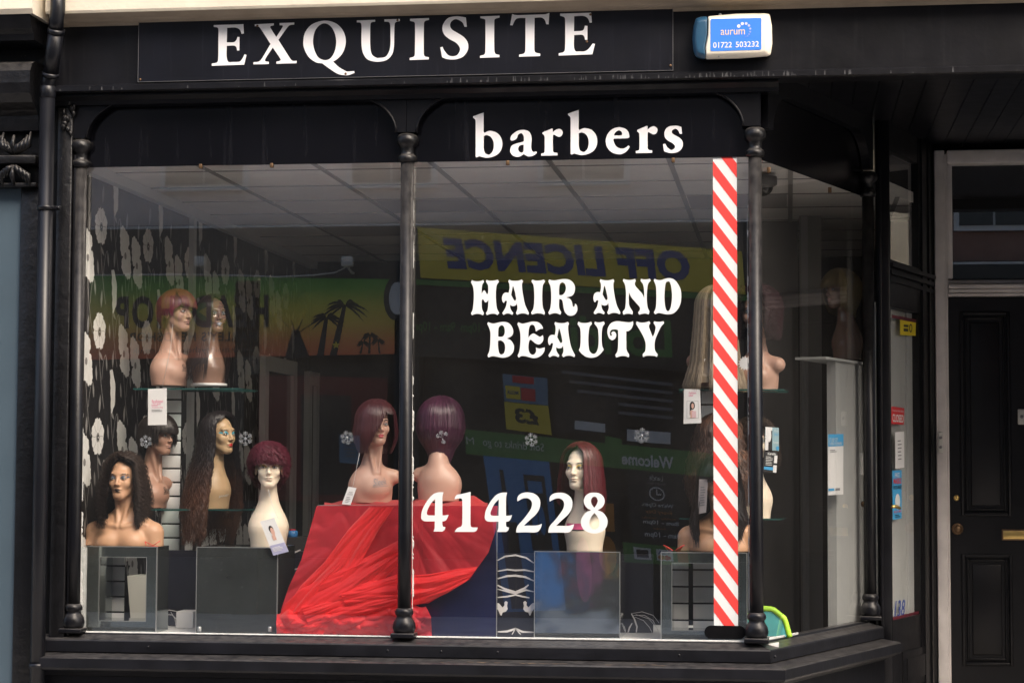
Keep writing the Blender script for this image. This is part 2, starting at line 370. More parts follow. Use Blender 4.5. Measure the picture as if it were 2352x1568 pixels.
GL = {
'E': "98,162! 562,148! 572,295! 535,300! 505,235 440,202 308,205! 303,432! 410,430 450,400 470,348! 502,350! 500,560! 465,562! 450,505 410,484 303,488! 300,650 325,735 400,740 500,735 545,690 580,620! 612,630! 575,783! 68,800! 68,765! 150,745 168,680 170,400 172,260 160,205 98,190!",
'X': "740,150! 1040,135! 1040,165! 985,185 1000,225 1078,350! 1165,215 1180,172 1130,165! 1130,130! 1360,122! 1360,155! 1290,165 1240,215 1112,395! 1280,660 1330,720 1400,722! 1395,760! 1080,768! 1080,735! 1145,715 1130,670 1024,515! 920,670 905,725 962,738! 962,772! 720,778! 722,745! 800,735 850,690 988,458! 850,245 800,185 740,180!",
'Q': "1840,92 2020,140 2130,260 2170,420 2130,580 2050,680 1970,735! 2060,820 2160,878 2200,890 2300,882! 2306,910! 2220,945 2140,948 2040,925 1920,850 1800,762! 1700,745 1590,665 1520,540 1502,430 1530,280 1640,150|1840,135 1930,180 1995,290 2018,430 1995,570 1930,680 1840,712 1740,670 1680,560 1654,420 1680,270 1750,170",
'U': "68,168! 355,158! 355,188! 295,200 280,250 278,540 300,690 370,750 430,755 520,735 575,650 594,540 595,400 590,240 570,195 500,185! 500,152! 742,145! 742,178! 680,195 660,240 655,400 650,580 620,700 530,790 380,815 240,780 165,680 142,550 140,400 142,260 125,205 68,198!",
'I': "902,142! 1200,130! 1200,160! 1135,180 1120,230 1118,680 1135,730 1198,745! 1196,778! 898,788! 898,755! 960,735 978,690 980,240 968,195 902,175!",
'S': "1778,122! 1793,268! 1757,268! 1720,195 1625,148 1555,180 1530,245 1560,310 1640,360 1740,425 1800,500 1816,580 1800,650 1740,730 1650,770 1560,780 1470,770 1405,745! 1375,590! 1412,580! 1440,640 1500,710 1570,730 1640,710 1683,640 1675,580 1620,515 1520,460 1440,390 1408,300 1430,210 1500,130 1620,102 1700,108",
'I2': "178,160! 515,148! 513,182! 440,205 424,250 424,740 445,810 514,832! 512,870! 174,882! 176,845! 245,825 266,770 268,240 255,208 180,190!",
'T': "735,118! 775,132 850,138 1300,122 1345,112 1382,98! 1370,298! 1330,296! 1300,220 1240,180 1125,184! 1122,720 1140,785 1224,808! 1222,850! 855,862! 857,825! 935,808 962,750 966,188! 850,190 790,220 740,318! 698,312!",
'E2': "1570,112! 2110,95! 2124,268! 2085,270! 2050,190 1970,152 1815,158! 1812,418! 1930,412 1980,390 2002,322! 2046,325! 2045,568! 2005,568! 1990,510 1950,480 1815,485! 1812,690 1840,765 1900,770 1990,768 2060,730 2140,630! 2178,640! 2132,820! 1545,842! 1545,802! 1630,780 1655,720 1658,250 1645,178 1570,148!",
'b': "108,225! 318,150! 316,520! 330,548! 400,515 460,510 570,545 650,630 683,750 665,870 600,960 500,1015 380,1038 280,1020 230,1008 180,1028! 158,1015! 158,330 145,285 108,255!|320,610! 375,595 450,625 500,700 515,800 495,900 450,960 405,975 350,950 325,890 318,830!",
'a': "840,665 870,590 980,510 1110,490 1200,520 1245,590 1258,680 1250,800 1255,870 1290,920 1350,910! 1362,940! 1300,990 1210,1012 1150,995 1103,965! 1040,1005 970,1020 890,995 845,940 837,880 860,810 920,770 1090,720 1105,690 1100,610 1070,565 1035,558 990,590 970,650 920,690 860,700|1100,780! 1098,890 1085,925 1050,935 1010,910 993,860 1010,810 1050,788",
'r': "1470,540! 1660,460! 1674,470! 1672,535! 1730,490 1800,470 1850,500 1867,550 1840,610 1790,628 1740,610 1695,585 1675,610 1674,850 1685,925 1765,942! 1762,990! 1445,996! 1442,955! 1500,938 1512,890 1512,640 1500,595 1468,570!",
'e': "870,437 980,465 1045,530 1065,610 1060,640 1030,655! 760,662! 755,700 790,790 850,840 930,858 1000,835 1045,795! 1075,820! 1020,900 940,955 850,968 720,930 630,830 602,710 630,590 700,500 780,455|765,590! 790,540 860,500 910,530 922,575 905,597 770,602!",
's': "2085,432! 2100,570! 2052,570! 2020,500 1960,470 1905,500 1900,550 1950,590 2040,640 2100,700 2115,780 2090,860 2010,925 1890,945 1800,930 1745,905! 1725,770! 1772,760! 1810,830 1890,883 1950,850 1955,800 1910,750 1820,700 1765,640 1750,570 1770,490 1830,430 1930,410 2010,412",
'H_': "92,152! 130,172 200,180 270,172 322,150! 340,190! 300,260 288,430! 320,380 350,365 375,400 390,435 405,440 420,410 425,320 415,250 375,185! 390,148! 440,165 510,165 570,158 622,145! 643,188! 595,270 580,480 600,720 650,825! 612,870! 570,845 510,840 450,850 395,872! 375,830! 415,750 428,560! 395,600 365,610 340,580 318,545 295,570 290,640 300,750 338,825! 318,875! 270,852 200,842 130,855 96,872! 70,835! 110,740 130,480 115,300 72,200!",
'A_': "850,145! 910,165 1000,170 1065,160 1112,143! 1135,180! 1115,240 1130,420 1180,660 1258,825! 1244,862! 1180,838 1120,833 1060,845 1018,866! 988,828! 1020,740 1010,630! 985,670 935,685 890,672 873,655! 875,720 900,780 938,825! 918,866! 860,840 800,835 737,866! 710,828! 780,710 808,590! 790,575 765,585 742,622! 715,590 705,520 725,450 770,412 842,410! 860,320 855,230 835,185!|925,285! 940,285! 975,420 995,540 970,575 945,550 893,455!",
'I_': "1322,145! 1390,162 1450,165 1510,158 1566,142! 1584,185! 1540,270 1528,480 1540,700 1584,815! 1570,862! 1510,838 1440,832 1380,840 1320,860! 1298,820! 1350,720 1367,480 1350,260 1310,185!",
'R_': "1668,140! 1730,157 1800,158 1880,143 1990,132 2090,150 2170,220 2200,320 2180,420 2130,475 2015,508! 2090,535 2130,590 2155,690 2175,698 2195,670 2195,632! 2230,660 2248,730 2235,800 2190,860 2110,883 2040,860 1985,790 1960,680 1945,590 1920,550 1878,540! 1872,650 1880,740 1917,810! 1897,862! 1840,835 1780,828 1720,840 1674,862! 1652,815! 1695,720 1712,520 1700,300 1653,182!|1875,458! 1872,350 1885,250 1915,210 1950,203 1990,230 2012,300 2005,370 1970,435 1920,462",
'N_': "845,148! 920,170 1000,175 1070,165 1120,147! 1138,200! 1115,240 1125,310 1200,400 1280,490 1320,570 1330,620! 1332,450 1310,290 1248,190! 1260,147! 1310,160 1400,160 1470,145! 1488,190! 1430,260 1405,400 1395,600 1410,800 1460,915! 1438,985! 1370,962 1290,968 1212,990! 1188,938! 1230,880 1225,810 1150,720 1050,605 1000,520 977,460! 970,620 985,780 1068,925! 1057,988! 1000,968 920,968 845,990! 825,920! 885,840 905,600 900,400 875,270 832,192!",
'D_': "1578,147! 1640,172 1720,178 1800,155 1910,130 2030,160 2130,270 2195,420 2205,600 2180,750 2100,890 2010,960 1900,982 1790,970 1690,950 1640,960 1595,982! 1558,935! 1605,830 1620,600 1610,330 1558,185!|1890,212 1850,230 1825,330 1810,550 1820,740 1845,860 1890,908 1935,870 1970,760 1988,560 1975,380 1950,260 1925,215",
'B_': "138,103! 200,130 270,138 370,115 490,98 590,115 670,180 720,290 715,380 680,435 575,490! 660,530 725,620 742,710 720,810 650,890 560,930 470,942 370,925 260,905 200,912 140,937! 118,888! 165,770 186,500 180,320 112,140!|370,445! 370,330 385,230 440,180 500,210 525,310 510,400 470,445 430,450|367,545! 410,532 470,555 520,620 532,720 510,820 470,860 430,865 395,830 375,750 365,650",
'E_': "845,107! 900,133 960,140 1070,115 1200,92 1310,110 1390,180 1427,258! 1340,275 1254,328! 1245,260 1215,190 1165,165 1115,195 1085,310 1080,470! 1130,410 1200,372 1270,405 1340,447 1385,435 1420,410! 1432,480 1420,550 1370,610 1310,628 1240,600 1160,535 1125,520 1100,545 1080,660 1090,780 1130,850 1185,872 1230,850 1260,790 1254,697! 1300,720 1360,725 1465,697! 1455,780 1400,870 1310,930 1205,952 1100,930 1000,903 910,905 855,940! 823,893! 870,780 893,520 880,320 820,152!",
'U_': "140,97! 210,122 300,128 380,115 440,97! 457,148! 400,230 375,420 375,600 395,760 440,830 490,853 545,830 595,730 615,560 605,320 580,230 513,140! 528,93! 580,110 660,108 735,90! 758,142! 705,230 685,420 695,640 735,755! 660,850 560,920 440,943 320,920 220,850 147,765! 180,680 192,480 180,260 117,150!",
'T_': "1425,83! 1428,160 1390,250 1330,310 1263,323! 1268,600 1275,760 1337,875! 1322,937! 1260,908 1190,900 1110,910 1030,937! 1005,878! 1060,780 1075,550 1070,292! 1010,275 930,285 885,330 880,400 905,430 928,405 908,365! 950,325 1000,340 1030,400 1010,480 935,530 860,480 822,360 835,240 900,135 1000,92 1080,85 1180,97 1300,110 1370,105",
'Y_': "1508,88! 1580,112 1680,115 1750,102 1803,83! 1832,128! 1802,180 1805,240 1850,360 1888,458! 1930,360 1955,240 1940,180 1905,128! 1925,85! 1990,98 2070,98 2140,83! 2155,130! 2080,220 1985,420 1935,580 1940,760 2008,865! 1985,928! 1930,900 1810,893 1720,900 1660,928! 1648,860! 1710,780 1720,620 1690,500 1600,320 1492,148!",
'4': "638,152! 615,270 615,672! 680,670 752,655! 720,740 680,790 612,808! 615,880 630,920 680,935! 665,990 620,1030 590,1033! 415,1033! 440,950 443,805! 220,802 150,760 138,700 160,560 250,380 380,220 500,160|452,303! 360,400 290,530 265,620 280,660 320,672! 445,672!",
'1': "1245,145! 1243,850 1255,920 1300,940 1405,940! 1380,1010 1330,1040 1290,1042! 887,1040! 930,975 980,940 1030,920 1058,860 1060,370 1045,305 990,293 885,310! 910,240 950,205 1050,190",
'2': "168,357! 165,300 190,230 270,175 410,157 550,190 650,280 680,400 655,530 580,650 470,750 312,900! 560,900 640,888 715,860! 690,950 630,1030 540,1055 400,1050 138,1053! 150,960 190,880 300,760 400,630 470,520 492,420 470,340 400,290 320,288 250,312",
'8': "1890,163 2000,180 2090,250 2122,350 2100,440 2040,510 1965,552! 2080,610 2160,710 2187,810 2160,930 2070,1030 1890,1077 1710,1030 1610,930 1590,810 1620,710 1700,610 1815,552! 1730,510 1670,430 1655,340 1690,240 1780,175|1890,253 1940,275 1965,350 1940,430 1888,500! 1835,430 1815,350 1840,275|1888,618! 1950,690 1995,790 2000,870 1970,950 1890,985 1810,950 1777,870 1785,790 1830,690",
}
SX = 2352/4096.0
def glyph(mb, key, ox, oy, sc, m, Y, dx=0.0, dy=0.0):
    """outline traced on the photograph (crop origin ox,oy and scale sc) laid on the plane y=Y; dx,dy in photograph pixels"""
    loops = [catmull(t) for t in GL[key].split('|')]
    v, f = fill2d(loops)
    w3 = [P((ox+q[0]*sc+dx)*SX, (oy+q[1]*sc+dy)*SX, Y) for q in v]
    mb.add(w3, f, m)
def put_text(mb, t, q, m, bold=0.0, shear=0.0, space=1.0):
    v, f, _ = text2d(t, bold, shear, space); mb.add(quadmap(v, q), f, m)
def pxquad(x0, y0, x1, y1, Y):     # left, top, right, bottom in 2352-wide pixels on the plane y=Y
    return [P(x0, y1, Y), P(x1, y1, Y), P(x1, y0, Y), P(x0, y0, Y)]
# ================================================================== the setting
def zpx(y, Y, x=1117): return P(x, y, Y)[2]
Z_GT, Z_GB = 3.117, .818                                   # glass top and bottom
DR = np.array([.3535, .9354]); NR = np.array([.9354, -.3535]); K = np.array([-.159, 0.0])   # splayed return: direction, outward normal, corner
def RP(t, o=0.0): return K+DR*t+NR*o
def on_return(x, y, off=0.0): return Pn(x, y, (*RP(0, off), 0), np.array([*NR, 0.0]))
XL = -3.62; Z_CEIL = 3.165; T_END = 1.60
def struct(name, mb, **k): o = mb.build(name); o['kind'] = 'structure'; return o
m_pave = mat('grey_paving', (.42, .40, .38), .8, var=.15, vscale=2.5, bump=.2, bscale=20)
m_road = mat('asphalt', (.055, .055, .057), .85, var=.2, vscale=4, bump=.4, bscale=60)
m_ground = mat('far_ground', (.18, .175, .16), .9, var=.2)
b = MB(); b.box((-60, -60, -.40), (60, 60, -.16), m_ground); struct('ground', b)
b = MB(); b.box((-40, -8.4, -.155), (40, -1.9, -.124), m_road)
for i in range(-9, 10): b.box((i*4-1, -5.2, -.124), (i*4+1, -5.1, -.120), WHITE)
struct('road', b)
b = MB(); b.box((-40, -1.9, -.155), (40, 2.6, 0), m_pave); struct('pavement', b)
b = MB(); b.box((-40, -13.2, -.155), (40, -8.4, 0), m_pave); struct('far_pavement', b)

# ------------------------------------------------------------------ interior shell
Y_IN = 5.2
DOOR0, DOOR1 = (P(2046, 1400, 1.60)[0], 1.60), (P(2147, 1400, 2.43)[0], 2.43)
def xbound(y):
    return K[0]-.04+y*DR[0]/DR[1] if y <= 1.6 else (DOOR0[0]-.03+(y-1.6)*(DOOR1[0]-DOOR0[0])/(DOOR1[1]-1.6) if y < 2.43 else DOOR1[0]-.03)
def ybound(x):
    if x < K[0]-.04: return .10
    ys = np.linspace(0, 2.43, 120); return float(min([y for y in ys if xbound(y) >= x] or [9]))
ROOM = [(XL-.1, .10), (xbound(.1), .10), (xbound(1.6), 1.6), (xbound(1.66), 1.66), (xbound(2.43), 2.43), (xbound(3), Y_IN), (XL-.1, Y_IN)]
def slab_z(mb, poly, z0, z1, m):
    n = len(poly); mb.add([(*p, z0) for p in poly]+[(*p, z1) for p in poly], [tuple(range(n)), tuple(range(2*n-1, n-1, -1))]+[(i, i+n, (i+1) % n+n, (i+1) % n) for i in range(n)], m)
b = MB(); slab_z(b, ROOM, Z_CEIL, Z_CEIL+.06, CEIL)
x0 = P(1011, 378, .6)[0]
for i in range(-6, 14):
    x = x0+i*.6
    if XL < x < xbound(3)-.02: b.box((x-.013, ybound(x+.013), Z_CEIL-.006), (x+.013, Y_IN, Z_CEIL+.001), CEILBAR)
for j in range(0, 9):
    b.box((XL, .52+j*.6-.011, Z_CEIL-.004), (xbound(.5+j*.6), .52+j*.6+.004, Z_CEIL+.001), CEILBAR)
for (i, j) in ((-1, 2), (2, 2), (-2, 4)):
    xa = x0+i*.6+.02; ya = .52+j*.6+.02; b.box((xa, ya, Z_CEIL-.003), (xa+.56, ya+.56, Z_CEIL+.001), CEILDARK)
struct('ceiling', b)
b = MB(); slab_z(b, ROOM, -.1, .02, DARKWOOD); struct('floor', b)
b = MB(); b.box((XL-.1, Y_IN, 0), (1.1, Y_IN+.1, Z_CEIL), WALLDARK); struct('wall_back', b)
b = MB(); b.box((xbound(3)+.002, 2.56, 0), (xbound(3)+.08, Y_IN, Z_CEIL), WALLDARK); struct('wall_right', b)
# wall of black wallpaper with ivory flowers (print 1 mm proud of the paper)
XW = -3.545
b = MB(); b.box((XW-.08, .035, 0), (XW, Y_IN, Z_CEIL), PAPERBLACK)
def disc(cy_, cz, r, kind, ang=0.0, m=PAPERWHITE, e=.0012):
    n = 44; pts = []
    for i in range(n):
        a = 2*math.pi*i/n
        if kind == 'front': q = r*(.84+.12*abs(math.sin(a*4))**.6+.045*math.sin(a*19+1.3)+.035*math.sin(a*5))
        elif kind == 'petal': q = r*(.86+.13*math.cos(a*3+.5)+.045*math.sin(a*13)+.02*math.sin(a*23))
        else: q = r*(.95+.05*math.sin(7*a))
        y, z = q*math.cos(a), q*math.sin(a)
        if kind == 'side': y = max(y, -.12*r+.05*r*math.sin(13*z/r)); y *= .62
        c, s = math.cos(ang), math.sin(ang); pts.append((cy_+y*c-z*s, cz+y*s+z*c))
    b.add([(XW+e, p[0], p[1]) for p in pts], [tuple(range(n))], m)
def stem(pts, wd, m=PAPERGREY, e=.0008):
    p = np.array(pts, float); k = 14; t = np.linspace(0, 1, k)[:, None]
    q = (1-t)**2*p[0]+2*(1-t)*t*p[1]+t*t*p[2]
    d = np.gradient(q, axis=0); d /= np.linalg.norm(d, axis=1)[:, None]; nn = np.stack([-d[:, 1], d[:, 0]], 1)*wd
    A = np.stack([q+nn, q-nn], 1); b.grid(np.concatenate([np.full((k, 2, 1), XW+e), A], 2), m, False)
def leaf(y, z, L, ang, m=PAPERGREY):
    n = 12; pts = []
    for i in range(n):
        u = i/(n-1); pts.append((u*L, .17*L*math.sin(math.pi*u)))
    for i in range(n-2, 0, -1):
        u = i/(n-1); pts.append((u*L, -.13*L*math.sin(math.pi*u)))
    c, s = math.cos(ang), math.sin(ang)
    b.add([(XW+.001, y+p[0]*c-p[1]*s, z+p[0]*s+p[1]*c) for p in pts], [tuple(range(len(pts)))], m)
zf = lambda px, y: Px(px, y, XW)
c0 = zf(228, 760); pitch = .53
kinds = ['double', 'front', 'side', 'doubleb']
for i in range(-1, 22):
    yy = c0[1]+(i)*.20; kd = kinds[(i+1) % 4]
    ph = {'front': 0, 'side': .21, 'double': -.13, 'doubleb': -.06}[kd]
    for k in range(-3, 5):
        z = c0[2]+ph+k*pitch+.02*math.sin(i*2.1+k)
        if not (.85 < z < Z_CEIL-.04) or yy < .05: continue
        if kd == 'front':
            disc(yy, z, .102, 'front'); [stem([(yy+.03*math.cos(q), z+.03*math.sin(q)), (yy+.055*math.cos(q+.12), z+.055*math.sin(q+.12)), (yy+.08*math.cos(q), z+.08*math.sin(q))], .0012, PAPERGREY, .0018) for q in np.arange(0, 6.2, .785)]; disc(yy, z-.005, .026, 'r', 0, PAPERGREY, .0022); disc(yy, z-.005, .015, 'r', 0, PAPERBLACK, .003); disc(yy, z-.005, .006, 'r', 0, PAPERWHITE, .0036)
        elif kd == 'side': disc(yy, z, .120, 'side', .12)
        else:
            disc(yy-.022, z+.058, .090, 'petal', .3); disc(yy+.028, z-.062, .092, 'petal', 1.4, PAPERWHITE, .0015)
            disc(yy+.0, z-.02, .02, 'r', 0, PAPERGREY, .0024)
        stem([(yy, z-.08), (yy+.01, z-.22), (yy+.09, z-.40)], .0035)
        stem([(yy+.05, z-.25), (yy+.07, z-.12), (yy+.11, z-.12)], .003)
        leaf(yy+.11, z-.12, .085, -1.35); leaf(yy+.06, z-.15, .075, 2.5); leaf(yy+.02, z+.12, .10, 1.45); leaf(yy-.03, z-.26, .085, 1.75)
struct('wallpaper_wall', b)
b = MB(); pw = Px(437, 560, XW)
b.box((XW-.01, pw[1]-.03, .9), (XW+.03, pw[1]+.03, Z_CEIL-.05), GREYWHITE)
tag(b.build('wall_trunking'), 'pale vertical trunking strip on the flowered wallpaper below the ceiling', 'trunking')
b = MB(); b.box((XW, .05, Z_CEIL-.055), (XW+.05, Y_IN, Z_CEIL-.001), GREYWHITE); struct('ceiling_edge_trim', b)
# raised window bed behind the glass
b = MB(); b.prism([(XL, 0), (-.05, 0), (-.05, .80), (XL, .80)], .03, 1.15, GREYWHITE); struct('window_bed', b)

# ------------------------------------------------------------------ shopfront
shop = thing('shopfront', 'black painted Victorian shopfront with slender columns, arched heads and splayed right return', 'shopfront', (-1.8, 0, 0))
# sill: moulded ledges swept round the corner
zl1t, zl1b = zpx(1482, -.10), zpx(1512, -.10)
zl2t, zl2n, zl2b = zpx(1523, -.185), zpx(1527, -.20), zpx(1556, -.20)
front = [(XL-.02, 0), tuple(K), tuple(RP(T_END))]
def prof_sill(): return [(-.03, Z_GB-.006), (.012, Z_GB-.008), (.016, Z_GB-.02), (.035, zl1t+.022), (.055, zl1t+.012), (.10, zl1t), (.103, zl1t-.006), (.103, zl1b+.004), (.10, zl1b), (-.03, zl1b)]
b = MB(); b.sweep(prof_sill(), front[:2]+[tuple(RP(.001))], LEDGE)
b = MB(); b.sweep(prof_sill(), front, LEDGE); part('sill', b, shop)
b = MB(); b.sweep([(-.03, zl1b-.003), (.103, zl1b-.003), (.15, zl2t+.004), (.185, zl2t), (.20, zl2n), (.202, zl2b+.015), (.195, zl2b+.004), (.17, zl2b-.004), (.12, zl2b-.03), (-.03, zl2b-.03)], front, LEDGE)
BAREWOOD = mat('bare_wood_chip', (.33, .24, .16), .8, var=.2, vscale=60)
for (px, n_) in ((1025, 1), (1092, 3), (1120, 2), (1215, 3), (1240, 2), (1292, 2), (1480, 4), (1530, 3), (800, 1), (1390, 1), (620, 1)):     # flaked paint along the nosing
    for k in range(n_):
        x = P(px, 1521, -.17)[0]+random.uniform(-.05, .05); w_, d_ = random.uniform(.008, .030), random.uniform(.003, .008); yo = random.uniform(-.178, -.160)
        zz = lambda y: zl2t+.0012+(-y-.185)/(-.035)*.004
        b.add([(x+w_*math.cos(a)*random.uniform(.6, 1.1), yo+d_*math.sin(a)*random.uniform(.6, 1.1), zz(yo)+.0006) for a in np.linspace(0, 6.28, 10)[:-1]], [tuple(range(9))], BAREWOOD)
part('ledge', b, shop)
b = MB(); b.sweep([(-.03, 0), (.12, 0), (.12, .10), (.105, .115), (.105, zl2b-.033), (-.03, zl2b-.033)], front, BLACK); part('stall_riser', b, shop)
for t in (340, 890, 1013, 1143, 1560, 1780):
    q = P(t, 1497, -.104); b = MB(); b.ball((q[0], -.1035, zl1t-.03), (.006, .003, .006), LEDGE); part('screw_head', b, shop)
# flaking putty line along the foot of the glass and up the posts
b = MB()
def ragged(p0, p1, wd, nrm, n, m=PUTTY, seed=0, keep=1.0):
    r = np.random.default_rng(seed); p0 = np.array(p0); p1 = np.array(p1); ax = (p1-p0)/np.linalg.norm(p1-p0); sd = np.cross(ax, nrm)
    A = []; n *= 2; nz = np.convolve(r.random(n+20), np.ones(7)/7, 'same'); nz2 = np.convolve(r.random(n+40), np.ones(15)/15, 'same'); q_ = np.quantile(nz2[:n+1], 1-keep) if keep < 1 else -1
    for i in range(n+1):
        c = p0+(p1-p0)*i/n; wv = wd*(.25+1.0*nz[i+5]+.35*r.random())
        if nz2[i] < q_: wv = .0004
        A.append([c-sd*wd*.2, c+nrm*.004, c+sd*wv+nrm*.003, c+sd*(wv+.0015)])
    b.grid(A, m, False)
ny = np.array([0, -1.0, 0])
ragged(P(196, 1450, -.006), P(905, 1461, -.006), .020, ny, 90, seed=1)
ragged(P(950, 1461, -.006), P(1712, 1472, -.006), .022, ny, 110, seed=2)
ragged(P(947, 1400, -.004), P(947, 378, -.004), .0065, -ny*-1, 130, seed=3, keep=.42)
ragged(P(1720, 1420, -.004), P(1716, 470, -.004), .005, -ny*-1, 130, seed=4, keep=.5)
ragged(P(185, 1440, -.004), P(191, 560, -.004), .007, ny, 120, seed=5, keep=.45)
ragged((*RP(.08, .006), Z_GB), (*RP(.55, .006), Z_GB), .012, np.array([*NR, 0]), 40, seed=6, keep=.8)
part('window_putty', b, shop)
b = MB(); wx = P(184, 1400, .04)[0]; wx2 = P(197, 1400, .04)[0]
b.box((XL+.04, .012, Z_GB), (wx2, .05, P(190, 1256, .04)[2]), PUTTY, .002); part('window_reveal', b, shop)
# columns
def column(pos, z0, zc, half=False):
    x, y = pos; H = zc
    b = MB(); r = .0325
    b.lathe([(r, z0+.10), (r*1.0, z0+.5), (r*.985, H-.08)], (x, y, 0), BLACK, 28)
    col = part('column', b, shop)
    b = MB()
    b.lathe([(.034, H-.112), (.041, H-.108), (.045, H-.098), (.045, H-.086), (.040, H-.078), (.0335, H-.073), (.032, H-.062), (.032, H-.045), (.036, H-.034), (.046, H-.026), (.0525, H-.014), (.0535, H+.000), (.050, H+.014), (.043, H+.024), (.030, H+.030)], (x, y, 0), BLACKOLD, 28)
    part('capital', b, col)
    b = MB(); b.box((x-.058, y-.055, z0-.012), (x+.058, y+.055, z0+.012), BLACK, .006)
    b.lathe([(.046, z0+.01), (.053, z0+.022), (.056, z0+.04), (.052, z0+.062), (.042, z0+.078), (.037, z0+.088), (.038, z0+.094), (.044, z0+.10), (.045, z0+.112), (.040, z0+.124), (.034, z0+.130)], (x, y, 0), BLACK, 28)
    part('base', b, col)
ZCAP = zpx(322, -.035, 932)
yc = -.034
XC = [P(177, 900, yc)[0], P(932, 900, yc)[0], P(1736, 900, yc)[0]]
for x in XC: column((x, yc), Z_GB+.004, ZCAP)
# far column of the return
ts = np.linspace(.9, 1.6, 200); best = min(ts, key=lambda t: abs(P(0, 0, 0)[0]*0+((lambda v: 1176+CAM_F*(v@CR)/(v@CF))(np.array([*RP(t, .03), 1.5])-CC))-2004))
column(tuple(RP(best, .03)), Z_GB+.01, ZCAP)
T_COL = best
# transom panels (black glass) above the clear panes, then arched heads in front
b = MB(); b.box((XC[0], -.010, Z_GT), (XC[1], .004, 3.56), GLASSBLACK); part('transom_panel', b, shop)
b = MB(); b.box((XC[1]+.003, -.010, Z_GT), (K[0]-.005, .004, 3.56), GLASSBLACK); part('transom_panel', b, shop)
def plate(p, nrm, th, m, mbx):
    """flat polygon with thickness th behind the face"""
    p = [np.array(q, float) for q in p]; nrm = np.array(nrm, float); n = len(p)
    mbx.add([q for q in p]+[q-nrm*th for q in p], [tuple(range(n)), tuple(range(2*n-1, n-1, -1))]+[(i, i+n, (i+1) % n+n, (i+1) % n) for i in range(n)], m)
N3 = np.array([*NR, 0.0])
b = MB(); plate([(*RP(.02, .006), Z_GT), (*RP(T_END, .006), Z_GT), (*RP(T_END, .006), 3.56), (*RP(.02, .006), 3.56)], N3, .012, GLASSBLACK, b); part('transom_panel', b, shop)
def arc(cx, cy_, rx, ry, a0, a1, n=12): return [(cx+rx*math.cos(rad(a0+(a1-a0)*i/n)), cy_+ry*math.sin(rad(a0+(a1-a0)*i/n))) for i in range(n+1)]
def spandrel(xa, xb, xo0, xo1, rx, z_t, z_spring, z_flat):
    """board from xa..xb with an opening xo0..xo1 that has rounded top corners"""
    ry = z_flat-z_spring
    lo = arc(xo1-rx, z_spring, rx, ry, 0, 90)+arc(xo0+rx, z_spring, rx, ry, 90, 180)
    pts = [(xa, z_t), (xa, z_spring-.0), (xo0, z_spring)]+lo[::-1][1:-1]+[(xo1, z_spring), (xb, z_spring), (xb, z_t)]
    return pts
zt_s, zsp, zfl = 3.55, ZCAP+.035, zpx(222, -.05, 600)
def bead(pts, y, r, m):
    bb.tube([(p[0], y, p[1]) for p in pts], r, m, 6)
for (xa, xb, o0, o1) in ((XC[0]-.045, XC[1]-.001, XC[0]+.036, XC[1]-.052), (XC[1]+.001, XC[2]+.028, XC[1]+.048, XC[2]-.055)):
    bb = MB(); pts = spandrel(xa, xb, o0, o1, .27, zt_s, zsp, zfl); bb.prism(pts, -.062, -.012, BLACK)
    ry = zfl-zsp; ar = arc(o0+.27, zsp, .27, ry, 180, 90)+arc(o1-.27, zsp, .27, ry, 90, 0); bead(ar, -.064, .006, BLACK)
    part('arched_head', bb, shop)
bb = MB(); pts = spandrel(.03, T_END, .10, T_COL-.05, .24, zt_s, zsp, zfl)
v = [(*RP(p[0], .062), p[1]) for p in pts]; plate(v, N3, .05, BLACK, bb); part('arched_head', bb, shop)
# moulding below the fascia, fascia board, stone cornice, soffit
XR = 2.75; XF = -3.80
zm_t, zm_b = zpx(185.5, -.17, 513), zpx(205, -.17, 513)
b = MB(); b.sweep([(0, zm_b+.004), (.16, zm_b), (.172, zm_b+.006), (.172, zm_t-.012), (.16, zm_t-.004), (.125, zm_t), (0, zm_t)], [(XF+.16, 0), (XR, 0)], BLACKFASCIA)
DRIP = mat('chalky_drip', (.05, .051, .054), .7, var=.4, vscale=90)
for k in range(130):                                                          # chalky rain drips on the moulding
    x = random.choice((random.uniform(XF+.2, XR), random.gauss(-.9, .5), random.gauss(-.2, .4))); 
    if not XF+.2 < x < XR: continue
    h_ = random.uniform(.004, .026); w_ = random.uniform(.0015, .004); z_ = zm_b+.008
    b.add([(x-w_, -.1726, z_), (x+w_, -.1726, z_), (x+w_*.4, -.1726, z_+h_), (x-w_*.4, -.1726, z_+h_)], [(0, 1, 2, 3)], DRIP)
part('moulding', b, shop)
b = MB(); b.sweep([(0, zm_b-.052), (.085, zm_b-.05), (.095, zm_b-.03), (.125, zm_b-.012), (.125, zm_b-.001), (0, zm_b-.001)], [(XF+.16, 0), (K[0]+.12, 0)], BLACK); part('lower_moulding', b, shop)
zf0, zf1 = zm_t+.001, zpx(51, -.12, 584)
b = MB(); b.box((XF+.16, -.12, zf0), (XR, 0, zf1+.02), BLACKFASCIA); part('fascia_board', b, shop)
b = MB(); h = zf1
b.sweep([(0, h+.042), (.246, h+.038), (.252, h+.05), (.258, h+.30), (.32, h+.36), (0, h+.36)], [(XF+.19, 0), (XR, 0)], STONE); part('cornice', b, shop)
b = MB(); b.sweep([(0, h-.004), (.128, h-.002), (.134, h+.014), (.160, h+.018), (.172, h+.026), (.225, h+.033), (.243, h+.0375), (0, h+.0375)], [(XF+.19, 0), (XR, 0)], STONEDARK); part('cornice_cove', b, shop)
b = MB(); b.box((XF, .0, h+.36), (XR, .3, 6.4), STONE); b.box((XF, .3, 3.66), (XR, 9, 6.4), STONE); part('upper_wall', b, shop)  # unseen upper storeys as a plain block, height cut for more sky light
b = MB(); zs = 3.54
for i in range(26):
    xa = -.12+i*.115; b.box((xa, -.08, zs), (xa+.111, 2.6, zs+.02), BLACK)
